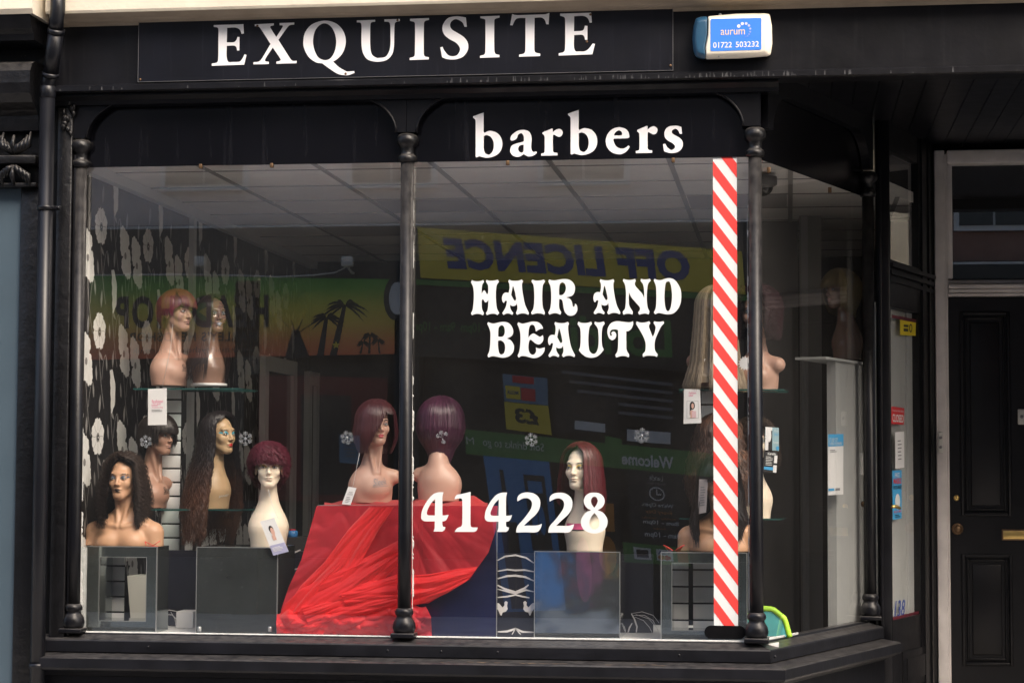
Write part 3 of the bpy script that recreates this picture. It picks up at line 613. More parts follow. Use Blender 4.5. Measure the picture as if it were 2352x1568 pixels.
b.box((-.2, -.08, zs+.024), (2.9, 2.6, zs+.06), BLACK); part('soffit', b, shop)
b = MB(); b.box((2.7, .3, 0), (2.9, 2.6, zs), BLACK); part('lobby_wall', b, shop)
b = MB(); b.box((XF+.16, 0, 3.54), (-.1, .09, zf1+.02), WALLDARK); part('backing_board', b, shop)
# left pilaster of the shopfront beside the downpipe
b = MB(); xa, xb = P(121, 900, -.075)[0], P(156, 900, -.075)[0]
b.box((xa, -.075, 0), (xb, .05, zm_b-.055), BLACKOLD, .006); b.box((xb+.002, -.05, zl1t), (XC[0]-.028, .05, zm_b-.055), BLACK, .005)
b.box((xb+.004, -.062, zl1t), (xb+.022, -.045, ZCAP-.05), BLACK, .004)
q = P(158, 215, -.09)
for i in range(14): b.ball((q[0]+random.uniform(-.03, .03), -.085, q[2]-.015*i+random.uniform(-.01, .01)), (random.uniform(.008, .02), .012, random.uniform(.01, .02)), BLACKOLD, 8, 6)
part('pilaster', b, shop)
# end post between return window and shop door
b = MB(); pa = P(2014, 900, 1.53)[0]; pb = P(2046, 900, 1.58)[0]
b.box((pa, 1.53, 0), (pb, 1.66, zs), BLACK, .008); b.box((pa+.012, 1.515, 0), (pa+.03, 1.53, zs), BLACK, .004); part('corner_post', b, shop)
# window panes
b = MB(); b.add([(XC[0], 0, Z_GB), (XC[1], 0, Z_GB), (XC[1], 0, Z_GT), (XC[0], 0, Z_GT)], [(0, 1, 2, 3)], GLASS); part('window_pane', b, shop)
b = MB(); b.add([(XC[1], 0, Z_GB), (K[0], 0, Z_GB), (K[0], 0, Z_GT), (XC[1], 0, Z_GT)], [(0, 1, 2, 3)], GLASS); part('window_pane', b, shop)
b = MB(); b.add([(*RP(0), Z_GB), (*RP(T_END), Z_GB), (*RP(T_END), Z_GT), (*RP(0), Z_GT)], [(0, 1, 2, 3)], GLASS); part('window_pane', b, shop)
# glass clips under the transom panels
b = MB()
for (x, y) in ((461, 383), (624, 381), (1166, 375), (1546, 369)):
    q = P(x, y-6, -.008); b = MB(); b.box((q[0]-.008, -.016, q[2]-.022), (q[0]+.008, .006, q[2]), DARKBRASS, .002); part('glass_clip', b, shop)
for (x, y) in ((1766, 388), (1906, 434)):
    q = on_return(x, y, .008); b = MB(); b.box((q[0]-.009, q[1]-.009, q[2]-.02), (q[0]+.009, q[1]+.009, q[2]+.008), DARKBRASS, .002); part('glass_clip', b, shop)

# ------------------------------------------------------------------ name board and lettering
sg = thing('name_board', 'long black screwed-on name board reading EXQUISITE under the stone cornice', 'shop sign', tuple(P(930, 120, -.13)))
xa, xb = P(318, 150, -.132)[0], P(1545, 150, -.132)[0]; za, zb = P(318, 188, -.132)[2], P(1545, 19, -.132)[2]-.0
b = MB(); b.box((xa, -.132, za), (xb, -.1215, zb), SIGNBLACK); part('panel', b, sg)
b = MB(); e = .0022
b.box((xa-e, -.134, za-e), (xb+e, -.122, za-.0005), DULLEDGE); b.box((xa-e, -.1338, za), (xa-.0005, -.122, zb), DULLEDGE); b.box((xb+.0005, -.134, za), (xb+e, -.122, zb), DULLEDGE); part('edge_strip', b, sg)
YL = -.1345; c1 = .2551; c3 = .2296
for key, ox, oy, s in (('E', 830, 60, c1), ('X', 830, 60, c1), ('Q', 830, 60, c1), ('U', 1410, 40, c1), ('I', 1410, 40, c1), ('S', 1410, 40, c1), ('I2', 1880, 30, c3), ('T', 1880, 30, c3), ('E2', 1880, 30, c3)):
    b = MB(); glyph(b, key, ox, oy, s, LETTER, YL); part('letter', b, sg)
b = MB()
for (x, y) in ((322, 183), (591, 60), (794, 170), (913, 47), (1356, 34), (1540, 151), (1348, 96)):
    q = P(x, y, YL); b = MB(); b.ball((q[0], YL-.0005, q[2]), (.006, .003, .006), DARKBRASS, 10, 6); part('screw', b, sg)
def words(name, label, cat, items, m, Y):
    q0 = P((items[0][1])*SX, items[0][2]*SX, Y); t = thing(name, label, cat, tuple(q0))
    for key, ox, oy, s, *d in items:
        b = MB(); glyph(b, key, ox, oy, s, m, Y, *(d or (0, 0))); part('letter', b, t)
    return t
c4 = .20408
words('transom_lettering', 'white serif word barbers on the black panel above the right window', 'lettering',
      [('b', 1870, 420, c4), ('a', 1870, 420, c4), ('r', 1870, 420, c4), ('b', 1870, 420, c4, 1862*c4, -53*c4), ('e', 2300, 420, c4), ('r', 2300, 420, c4, -250*c4, -50*c4), ('s', 2300, 420, c4)], LETTER, -.0125)
c6, c7 = .19558, .17007
words('window_lettering', 'white ornate vinyl words HAIR AND BEAUTY on the right window', 'lettering',
      [('H_', 1870, 1090, c6), ('A_', 1870, 1090, c6), ('I_', 1870, 1090, c6), ('R_', 1870, 1090, c6), ('A_', 1870, 1090, c6, 365.5, -2), ('N_', 2350, 1090, c7), ('D_', 2350, 1090, c7),
       ('B_', 1930, 1270, c7), ('E_', 1930, 1270, c7), ('A_', 1870, 1090, c6, 184.3, 169), ('U_', 2290, 1270, c7), ('T_', 2290, 1270, c7), ('Y_', 2290, 1270, c7)], VINYL, -.003)
c10 = .17857
words('phone_lettering', 'white vinyl telephone digits 414228 low on the right window', 'lettering',
      [('4', 1660, 1940, c10), ('1', 1660, 1940, c10), ('4', 1660, 1940, c10, 1425*c10, 8*c10), ('2', 2040, 1940, c10), ('2', 2040, 1940, c10, 720*c10, 5*c10), ('8', 2040, 1940, c10)], VINYL, -.003)

# striped barber pole sticker with its round-ended black foot
bp = thing('barber_pole_sticker', 'tall red and white diagonally striped barber pole sticker by the right column', 'sticker', tuple(P(1666, 900, -.003)))
b = MB(); xa, xb = P(1638.5, 900, -.003)[0], P(1694, 900, -.003)[0]; za, zb = P(1666, 1437, -.003)[2], P(1666, 361, -.003)[2]
b.add([(xa, -.0025, za), (xb, -.0025, za), (xb, -.0025, zb), (xa, -.0025, zb)], [(0, 1, 2, 3)], VINYL)
dz = (P(1666, 400, 0)[2]-P(1666, 466, 0)[2]); rise = P(1666, 400, 0)[2]-P(1666, 473, 0)[2]; off = P(1638, 375, 0)[2]-.0
def clipz(poly, lo, hi):
    def cl(ps, f, lim, sgn):
        out = []
        for i in range(len(ps)):
            a, c = ps[i], ps[(i+1) % len(ps)]; ia, ic = sgn*(a[1]-lim) <= 0, sgn*(c[1]-lim) <= 0
            if ia: out.append(a)
            if ia != ic: t = (lim-a[1])/(c[1]-a[1]); out.append((a[0]+t*(c[0]-a[0]), lim))
        return out
    return cl(cl(poly, 0, hi, 1), 0, lo, -1) if poly else []
z = zb+rise+dz
b2 = MB()
zr0 = P(1638, 403, 0)[2]
for i in range(-3, 20):
    zt = zr0-i*dz*1.0+dz*.5
    q = clipz([(xa, zt), (xa, zt-dz*.5), (xb, zt-dz*.5-rise), (xb, zt-rise)], za, zb)
    if len(q) >= 3: b.add([(p[0], -.0035, p[1]) for p in q], [tuple(range(len(q)))], REDSTRIPE)
part('striped_band', b, bp)
b = MB(); xa, xb = P(1618, 1451, -.003)[0], P(1713, 1451, -.003)[0]; zc = P(1666, 1451, -.003)[2]; r = .031
pts = [(xb-r+r*math.cos(rad(a)), zc+r*math.sin(rad(a))) for a in range(-90, 91, 15)]+[(xa+r+r*math.cos(rad(a)), zc+r*math.sin(rad(a))) for a in range(90, 271, 15)]
b.prism(pts, -.0075, -.004, mat('flat_black_vinyl', (.004, .004, .005), .45, spec=.12)); part('foot', b, bp)

# ------------------------------------------------------------------ alarm box
al = thing('alarm_box', 'cream burglar alarm box with blue label and dark blue lamp end on the fascia', 'alarm box', tuple(P(1682, 85, -.16)))
YB, YF = -.1215, -.205
def A2(x, y): q = P(x, y, YF); return q[0], q[2]
CREAM = mat('aged_cream_plastic', (.80, .74, .62), .45, var=.05, vscale=10, chips=((.30, .25, .19), 60, .74))
LAMPBLUE = mat('dark_blue_lens', (.02, .075, .14), .3, var=.1, vscale=6)
LABELBLUE = mat('label_blue', (.045, .22, .85), .4)
def shell(px, front_px, m, name):
    b = MB(); n = len(px)
    back = [P(x, y, YB) for x, y in px]; mid = [P(x, y, YF+.022) for x, y in px]; fr = [P(x, y, YF) for x, y in front_px]
    v = back+mid+fr; f = [tuple(range(2*n, 3*n))]
    for r in range(2): f += [(r*n+i, r*n+(i+1) % n, (r+1)*n+(i+1) % n, (r+1)*n+i) for i in range(n)]
    b.add(v, f, m); o = part(name, b, al)
    md = o.modifiers.new('bevel', 'BEVEL'); md.width = .007; md.segments = 3; md.limit_method = 'ANGLE'; md.angle_limit = rad(20)
    for p in o.data.polygons: p.use_smooth = True
    return o
shell([(1626, 38), (1690, 32), (1755, 31), (1768, 33), (1773, 60), (1774, 100), (1770, 127), (1762, 130), (1700, 135), (1621, 137), (1619, 110), (1625, 80)], [(1628, 45), (1690, 40), (1745, 39), (1757, 40), (1760, 62), (1761, 100), (1757, 116), (1750, 119), (1700, 121), (1622, 124), (1621, 108), (1627, 80)], CREAM, 'casing')
shell([(1625, 38), (1610, 39), (1598, 43), (1593, 60), (1590, 90), (1592, 115), (1597, 130), (1606, 135), (1620, 137), (1618, 110), (1624, 80)], [(1624, 46), (1612, 47), (1604, 50), (1600, 65), (1598, 90), (1600, 112), (1604, 120), (1611, 123), (1620, 124), (1619, 108), (1624, 80)], LAMPBLUE, 'lamp_lens')
b = MB(); pts = []
q0, q1 = A2(1631, 118), A2(1749, 44)
def rrect(x0, y0, x1, y1, r, n=5):
    o = []
    for cx, cy_, a in ((x1-r, y0+r, -90), (x1-r, y1-r, 0), (x0+r, y1-r, 90), (x0+r, y0+r, 180)):
        o += [(cx+r*math.cos(rad(a+90*i/n)), cy_+r*math.sin(rad(a+90*i/n))) for i in range(n+1)]
    return o
LQ = [P(1632, 118, YF-.002), P(1749, 114.5, YF-.002), P(1749, 41.5, YF-.002), P(1632, 44, YF-.002)]
def lab(u, v): return quadmap(np.array([[u, v]]), LQ)[0]
b.add([lab(u, v) for u, v in [(p[0]/1.6, p[1]) for p in rrect(0, 0, 1.6, 1, .05)]], [tuple(range(24))], LABELBLUE); lo = part('label', b, al)
b = MB()
def labtext(t, x0, y0, x1, y1, m, bold=0.0):
    q = [lab(x0, y0), lab(x1, y0), lab(x1, y1), lab(x0, y1)]
    v, f, _ = text2d(t, bold); v3 = quadmap(v, q); v3[:, 1] -= .0012; b.add(v3, f, m)
labtext('aurum', .20, .49, .675, .65, mat('pale_gold_print', (.78, .60, .36), .5), .0)
labtext('01722', .05, .09, .42, .27, WHITE, .012); labtext('503232', .495, .09, .95, .27, WHITE, .012)
for i, (u, v, r) in enumerate(((.555, .755, .033), (.625, .83, .030), (.70, .83, .027), (.755, .765, .024), (.78, .665, .021), (.78, .57, .019), (.76, .495, .017), (.73, .44, .015), (.695, .415, .013), (.665, .40, .012))):
    k = .80*(1-i*.075); mm = mat('label_dot', (.045*(i/10)+k*(1-i/10)*1., .22*(i/10)+k*(1-i/10), .85*(i/10)+k*(1-i/10)), .5)
    c = lab(u, v); R_ = r*.245
    b.add([(c[0]+R_*math.cos(a*.4189), c[1]-.0012, c[2]+R_*math.sin(a*.4189)) for a in range(15)], [tuple(range(15))], mm)
part('print', b, lo)
b = MB(); q = P(1654, 34, -.17); b.ball(tuple(q), (.008, .008, .006), STEELEDGE); part('screw', b, al); b = MB(); q = P(1651, 129, -.19); b.ball(tuple(q), (.007, .006, .006), STEELEDGE); part('screw', b, al)

# ------------------------------------------------------------------ downpipe
dp = thing('downpipe', 'black plastic drainpipe with an offset bend between the two shopfronts', 'drainpipe', tuple(P(98, 1000, -.17)))
yp = -.17; xp = P(108, 300, yp)[0]; zt = P(108, 203, yp)[2]
b = MB(); b.tube([(xp, yp, -.0), (xp, yp, zt)], .0365, PIPE, 24); part('pipe', b, dp)
b = MB(); b.lathe([(.0368, 0), (.041, .004), (.041, .055), (.0368, .06)], (xp, yp, zt-.05), PIPE, 24); part('collar', b, dp)
q1 = P(116, 172, yp-.02); q2 = P(129, 70, yp-.10); q3 = P(133, 22, yp-.12); q4 = P(133, -40, yp-.12)
b = MB(); b.tube([(xp, yp, zt-.01), (xp, yp, zt+.03), tuple(q1)], .036, PIPE, 24); b.tube([tuple(q1), tuple(q2)], .0385, PIPE, 24); b.tube([tuple(q2), tuple((q2+q3)/2+np.array([0, -.01, 0])), tuple(q3), tuple(q4)], .036, PIPE, 24)
b.tube([tuple(q1+(q2-q1)*-.04), tuple(q1+(q2-q1)*.05)], .042, PIPE, 24); b.tube([tuple(q1+(q2-q1)*.93), tuple(q1+(q2-q1)*1.03)], .042, PIPE, 24); part('offset_bend', b, dp)
for y in (477, 1528):
    q = P(108, y, yp); z = q[2]; b = MB()
    b.lathe([(.037, -.012), (.0415, -.012), (.0415, .012), (.037, .012)], (xp, yp, z), PIPE, 24)
    b.box((xp+.03, yp+.01, z-.011), (xp+.07, yp+.03, z+.011), PIPE, .003); b.ball((xp+.062, yp+.006, z), .008, PIPE); part('pipe_clip', b, dp)

# ------------------------------------------------------------------ neighbouring shopfront on the left
nb = thing('neighbour_shopfront', 'black pilaster with carved bracket and blue boarded front left of the drainpipe', 'shopfront', tuple(P(40, 900, -.05)))
xr = P(44, 800, -.06)[0]; b = MB(); b.box((-6.2, -.06, 0), (xr, .05, P(20, 430, -.06)[2]), BLUEBOARD); part('blue_panel', b, nb)
x2 = P(121, 900, -.075)[0]-.004; b = MB(); b.box((xr+.002, -.085, 0), (x2-.06, .05, P(60, 430, -.09)[2]), BLACKOLD, .006); b.box((x2-.058, -.03, 0), (x2, .05, P(60, 100, -.09)[2]), BLACKOLD); part('pilaster', b, nb)
x3 = P(88, 250, -.12)[0]
# console bracket: side profile (y, z) pushed along x
zc0, zc1 = P(40, 300, -.12)[2], P(40, 96, -.12)[2]
b = MB(); prof = [(-.0, zc0-.0), (-.11, zc0)]+[(-.11-.012*math.sin(i/8*math.pi), zc0+(zc1-.30-zc0)*i/8) for i in range(1, 8)]
zb_ = P(40, 235, -.2)[2]
prof += [(-.115, zb_-.06), (-.15, zb_-.03), (-.20, zb_), (-.235, zb_+.04), (-.245, zb_+.09), (-.24, zb_+.15), (-.215, zb_+.19), (-.18, zb_+.205), (-.12, zb_+.21), (0, zb_+.21)]
n = len(prof); xa = -4.15
b.add([(xa, p[0], p[1]) for p in prof]+[(x3, p[0], p[1]) for p in prof], [tuple(range(n)), tuple(range(2*n-1, n-1, -1))]+[(i, i+n, (i+1) % n+n, (i+1) % n) for i in range(n)], BLACKOLD)
part('console_bracket', b, nb)
b = MB(); z1, z2 = P(40, 430, -.12)[2], P(40, 298, -.12)[2]
b.box((xa, -.135, z1), (x3, 0, z1+.02), BLACKOLD, .004); b.box((xa, -.15, (z1+z2)/2-.03), (x3+.002, 0, (z1+z2)/2+.012), BLACKOLD, .006)
for cx in (-4.08, -3.94, -3.80):
    for k, (dz_, sc) in enumerate(((.055, 1.0), (.205, .95))):
        zc = z1+dz_
        for s in (-1, 1):
            for q in range(4):
                t = q/3.0; b.tube([(cx, -.125, zc+.05*sc*(k == 0)-.045*(k == 1)), (cx+s*(.022+.018*q), -.162+.006*q, zc+(.035-.012*q)*sc*(1 if k == 0 else -.3)), (cx+s*(.036+.016*q), -.14, zc-(.012+.012*q)*(1 if k == 0 else -1.4))], [.010, .015, .004], BLACKOLD, 7)
        b.tube([(cx, -.135, zc-.045), (cx, -.165, zc), (cx, -.145, zc+.05)], [.008, .014, .006], BLACKOLD, 8)
part('carved_leaves', b, nb)
b = MB(); b.box((-6.2, -.03, P(20, 430, -.06)[2]+.002), (x3, .0, P(40, 40, -.3)[2]), BLACKOLD); part('frieze_board', b, nb)
zk0, zk1 = P(40, 95, -.25)[2], P(40, 45, -.30)[2]
b = MB(); b.sweep([(0, zk0), (.27, zk0), (.28, zk0+.03), (.31, zk0+.05), (.33, zk1-.01), (.34, zk1+.015), (0, zk1+.015)], [(-6.2, 0), (x3+.03, 0)], BLACKOLD); part('cornice', b, nb)
b = MB(); b.sweep([(0, zk1+.017), (.345, zk1+.017), (.36, zk1+.04), (.36, zk1+.34), (0, zk1+.34)], [(-6.2, 0), (x3+.05, 0)], STONE); part('stone_band', b, nb)
b = MB(); b.box((-6.2, .0, 0), (XF-.02, .5, 6.4), STONE); part('wall', b, nb)

# ------------------------------------------------------------------ shop door in the lobby
DA = np.array([P(2046, 1400, 1.60)[0], 1.60]); DB = np.array([P(2147, 1400, 2.43)[0], 2.43]); dd = (DB-DA)/np.hypot(*(DB-DA)); dn = np.array([dd[1], -dd[0]])
DN = np.array([*dn, 0.0])
def dpt(x, y, o=0.0): return Pn(x, y, (*(DA+dn*o), 0), DN)
sd = thing('shop_door', 'narrow black glazed shop door numbered 138 set back in the lobby', 'door', (*DA, 0))
def dplate(name, m, px, o, th, par=sd, label=None):
    b = MB(); plate([dpt(x, y, o) for x, y in px], DN, th, m, b); return part(name, b, par, label)
def dquad(x0, x1, yl0, yl1, yr0, yr1): return [(x0, yl1), (x1, yr1), (x1, yr0), (x0, yl0)]
def strip_s(name, s0, s1, z0, z1, o, th, m, par=sd):
    L_ = np.hypot(*(DB-DA)); a = DA+dd*s0*L_+dn*o; c = DA+dd*s1*L_+dn*o
    b = MB(); plate([(*a, z0), (*c, z0), (*c, z1), (*a, z1)], DN, th, m, b); return part(name, b, par)
def sfrac(px, y=1100, o=0.0):
    q = dpt(px, y, o); return ((q[:2]-DA)@dd)/np.hypot(*(DB-DA))
sg1 = sfrac(2114); zdg0, zdg1 = dpt(2080, 1418)[2], dpt(2080, 712)[2]; ztr0, ztr1 = dpt(2080, 607)[2], dpt(2080, 362)[2]
strip_s('stile', sg1, 1.0, .2, zs, 0, .05, DOORBLACK); strip_s('stile', -.02, .012, .2, zs, 0, .05, DOORBLACK)
strip_s('kick_panel', .012, sg1, .2, zdg0, -.004, .045, DOORBLACK); strip_s('rail', .012, sg1, zdg1, ztr0, 0, .05, DOORBLACK); strip_s('rail', .012, sg1, ztr1, zs, -.002, .05, DOORBLACK)
for k, zz in enumerate((ztr0-.02, ztr0-.06, ztr0-.10)): strip_s('transom_moulding', 0, 1.0, zz-.022, zz, .012+.008*(2-k), .03, DOORBLACK)
strip_s('kick_moulding', .25, .8, .42, .62, .004, .02, DOORBLACK); strip_s('kick_moulding', .32, .73, .46, .58, .010, .02, DOORBLACK); strip_s('vent_grille', .05, .95, .22, .36, .008, .02, DOORBLACK)
strip_s('side_moulding', sg1+.05, sg1+.12, .2, zs, .012, .02, DOORBLACK); strip_s('side_moulding', sg1+.22, sg1+.26, .2, zs, .010, .02, DOORBLACK)
def dglass(z0, z1):
    L_ = np.hypot(*(DB-DA)); a = DA+dd*.012*L_-dn*.02; c = DA+dd*sg1*L_-dn*.02
    b = MB(); b.add([(*a, z0), (*c, z0), (*c, z1), (*a, z1)], [(0, 1, 2, 3)], GLASS); part('door_glass', b, sd)
dglass(zdg0, zdg1); dglass(ztr0, ztr1)
strip_s('backing_panel', -.05, sg1*.80, zdg0-.02, zdg1+.02, -.05, .02, GREYWHITE); strip_s('backing_panel', sg1*.80+.01, sg1*.99, zdg0-.02, zdg1+.02, -.04, .02, WHITE)
MAROON = mat('maroon_tape', (.10, .012, .022), .5)
b = MB()
for q in ([(2049, 1424), (2111, 1408), (2111, 1402), (2049, 1417)], [(2049, 730), (2110, 742), (2110, 735), (2049, 722)]): plate([dpt(x, y, -.016) for x, y in q], DN, .002, MAROON, b)
part('tape_border', b, sd)
b = MB()
v, f, _ = text2d('138', .015, .25); b.add(quadmap(v, [dpt(2054, 1420, -.0187), dpt(2079, 1413, -.0187), dpt(2079, 1375, -.0187), dpt(2054, 1379, -.0187)]), f, NAVYPRINT); part('house_number', b, sd)
b = MB(); q = dpt(2050, 1163, .04); q2 = dpt(2066, 1166, .05); b.tube([tuple(q), tuple((q+q2)/2+np.array([0, 0, .006])), tuple(q2)], .009, BRASS); part('handle', b, sd)
def notice(name, label, quadpx, base, items, plane, cat='notice'):
    """small flat notice: quadpx = TL, TR, BR, BL pixels; items = (kind, material, u0, v0, u1, v1, text)"""
    c4_ = [plane(*quadpx[i]) for i in (3, 2, 1, 0)]; t = thing(name, label, cat, tuple(np.mean(c4_, 0)))
    nrm = np.cross(c4_[1]-c4_[0], c4_[3]-c4_[0]); nrm /= np.linalg.norm(nrm)
    b = MB(); plate(c4_, nrm, .001, base, b); part('sheet', b, t)
    b = MB()
    for k, (kd, m, u0, v0, u1, v1, *tx) in enumerate(items):
        off = nrm*(.0008+.0004*k)
        q = [quadmap(np.array([[u, v]]), c4_)[0]+off for u, v in ((u0, v0), (u1, v0), (u1, v1), (u0, v1))]
        if kd == 'rect': b.add(q, [(0, 1, 2, 3)], m)
        elif kd == 'text': v, f, _ = text2d(tx[0], tx[1] if len(tx) > 1 else 0); b.add(quadmap(v, q), f, m)
        elif kd == 'oval': b.add(quadmap(np.array([[.5+.5*math.cos(a*.3142), .5+.5*math.sin(a*.3142)] for a in range(20)]), q), [tuple(range(20))], m)
    if b.v: part('print', b, t)
    return t
def lines(m, u0, u1, v1, v0, n, fill=.45, seed=1):
    r = random.Random(seed); h = (v1-v0)/n
    return [('rect', m, u0, v1-(i+1)*h+h*(1-fill)/2, u0+(u1-u0)*(.7+.3*r.random()), v1-i*h-h*(1-fill)/2) for i in range(n)]
dpl = lambda x, y: dpt(x, y, -.018)
notice('closed_sign', 'red hanging CLOSED sign inside the shop door glass', [(2048, 933), (2077, 937), (2076, 975), (2048, 973)], REDPRINT, [('text', WHITE, .06, .70, .95, .86, 'Exquisite Hair Salon', .0), ('text', WHITE, .05, .12, .95, .58, 'CLOSED', .02)], dpl, 'sign')
notice('mask_notice', 'blue notice asking for face masks on the shop door glass', [(2050, 1080), (2071, 1079), (2071, 1190), (2051, 1193)], BLUEPRINT, [('text', WHITE, .25, .86, .75, .95, 'FACE', .01), ('text', REDPRINT, .08, .72, .92, .84, 'MASKS', .03), ('text', BLACKPRINT, .06, .60, .94, .69, 'REQUIRED', .01), ('oval', WHITE, .22, .20, .78, .52), ('text', REDPRINT, .08, .13, .92, .18, 'PRIOR TO ENTRY', .01)]+lines(BLACKPRINT, .2, .8, .10, .03, 2), dpl)
notice('opening_notice', 'white typed sheet on the shop door glass under the red sign', [(2056, 992), (2077, 990), (2077, 1073), (2057, 1076)], CARD, lines(GREYPRINT, .25, .7, .8, .2, 6, .3), dpl)
notice('yellow_sticker', 'yellow sticker at the top of the shop door glass', [(2068, 734), (2104, 738), (2103, 771), (2068, 769)], YELLOWPRINT, [('rect', BLACKPRINT, .2, .25, .5, .45), ('rect', BLACKPRINT, .2, .55, .5, .7), ('oval', BLACKPRINT, .55, .2, .75, .8), ('oval', YELLOWPRINT, .6, .3, .7, .7)], dpl, 'sticker')

# ------------------------------------------------------------------ house door at the back of the lobby
YH = 2.47
hd = thing('house_door', 'black panelled house door with brass letterbox in a white frame', 'door', tuple(P(2350, 1560, YH)))
def hx(x, y=1000, Y=YH): return P(x, y, Y)[0]
def hz(y, Y=YH, x=2250): return P(x, y, Y)[2]
x0, x1, xe = hx(2149), hx(2178), 2.19
b = MB(); b.box((x0, YH-.06, 0), (x1-.012, YH+.06, hz(347)), WHITEFRAME, .006); b.box((x1-.012, YH-.03, 0), (x1+.004, YH+.06, hz(355)), WHITEFRAME, .004)
b.box((x1+.004, YH-.06, hz(378)), (xe, YH+.06, hz(347)), WHITEFRAME, .006)
b.box((x1+.004, YH-.035, hz(640)), (hx(2191), YH+.05, hz(378)-.001), WHITEFRAME, .004); part('frame', b, hd)
b = MB()
for ya, yb, o in ((644, 653, .03), (655, 664, .075), (665.5, 673, .065), (674.5, 681, .055)): b.box((x1+.004, YH-o, hz(yb)), (xe, YH+.05, hz(ya)), WHITEFRAME, .004)
part('transom_bar', b, hd)
b = MB(); b.box((x0-.09, YH-.045, 0), (x0-.003, YH+.06, zs), DOORBLACK, .005); part('side_trim', b, hd)
b = MB(); b.add([(hx(2191), YH+.01, hz(640)), (xe, YH+.01, hz(640)), (xe, YH+.01, hz(379)), (hx(2191), YH+.01, hz(379))], [(0, 1, 2, 3)], GLASS); part('fanlight', b, hd)
b = MB(); b.box((x0-.3, YH+.6, 0), (xe+.5, YH+.65, zs), WALLDARK); b.box((x0-.3, YH+.08, zs-.02), (xe+.5, YH+.6, zs), WALLDARK); part('hall_wall', b, hd)
lf = MB(); xd0, xd1 = hx(2180), hx(2180)+.84; zt_d = hz(684)
def panel_door():
    cols = [(hx(2206), hx(2322)), (2*(xd0+xd1)/2-hx(2322), 2*(xd0+xd1)/2-hx(2206))]; rows = [(hz(1527), hz(1272)), (hz(1184), hz(716))]
    xs = sorted([xd0, xd1]+[q for c in cols for q in c]); zz = [.02, rows[0][0], rows[0][1], rows[1][0], rows[1][1], zt_d]
    for i in range(len(xs)-1):
        for j in range(5):
            rec = (i in (1, 3)) and (j in (1, 3))
            lf.box((xs[i], YH+(.018 if rec else .0), zz[j]), (xs[i+1], YH+.05, zz[j+1]), DOORBLACK)
            if rec:
                for k, (e0, e1, d) in enumerate(((0, .018, -.012), (.03, .042, .004))):
                    a, c, z0_, z1_ = xs[i]+e0, xs[i+1]-e0, zz[j]+e0, zz[j+1]-e0; t = e1-e0
                    lf.box((a, YH+d, z0_), (a+t, YH+.02, z1_), DOORBLACK, .004); lf.box((c-t, YH+d, z0_), (c, YH+.02, z1_), DOORBLACK, .004)
                    lf.box((a+t, YH+d, z0_), (c-t, YH+.02, z0_+t), DOORBLACK, .004); lf.box((a+t, YH+d, z1_-t), (c-t, YH+.02, z1_), DOORBLACK, .004)
                lf.box((xs[i]+.06, YH+.010, zz[j]+.06), (xs[i+1]-.06, YH+.02, zz[j+1]-.06), DOORBLACK, .005)
panel_door(); part('door_leaf', lf, hd)
b = MB(); xm = (xd0+xd1)/2; zl = (hz(1217)+hz(1237))/2
b.box((xm-.125, YH-.008, zl-.032), (xm+.125, YH, zl+.032), DARKBRASS, .003); b.box((xm-.117, YH-.012, zl-.024), (xm+.117, YH-.006, zl+.024), BRASS, .003); part('letterbox', b, hd)
q = P(2197, 1143, YH); b = MB(); b.ball((q[0], YH-.004, q[2]), (.018, .012, .018), BRASS, 16, 8); b.box((q[0]-.002, YH-.018, q[2]-.006), (q[0]+.002, YH-.012, q[2]+.006), BLACKPRINT); part('lock', b, hd)
q = P(2199, 1214, YH); b = MB(); b.ball((q[0], YH-.03, q[2]), (.026, .022, .026), DARKBRASS, 18, 10); b.ball((q[0], YH-.004, q[2]), (.034, .006, .034), DARKBRASS, 18, 6); part('knob', b, hd)
q = P(2346, 957, YH); b = MB(); b.box((q[0]-.022, YH-.02, q[2]-.045), (q[0]+.022, YH, q[2]+.045), OFFWHITE, .006); b.ball((q[0], YH-.02, q[2]), (.01, .006, .01), GREYPRINT); part('latch_plate', b, hd)
q0 = P(2155, 1040, YH-.06); q1 = P(2165, 992, YH-.06); db = thing('doorbell_panel', 'small cream panel with two round doorbell buttons on the white door post', 'doorbell', tuple((q0+q1)/2))
b = MB(); b.box((q0[0], YH-.078, q0[2]), (q1[0], YH-.061, q1[2]), OFFWHITE, .003); part('plate', b, db)
for f_ in (.28, .74):
    b = MB(); b.ball(((q0[0]+q1[0])/2, YH-.079, q0[2]+(q1[2]-q0[2])*f_), (.009, .004, .009), GREYPRINT); part('button', b, db)
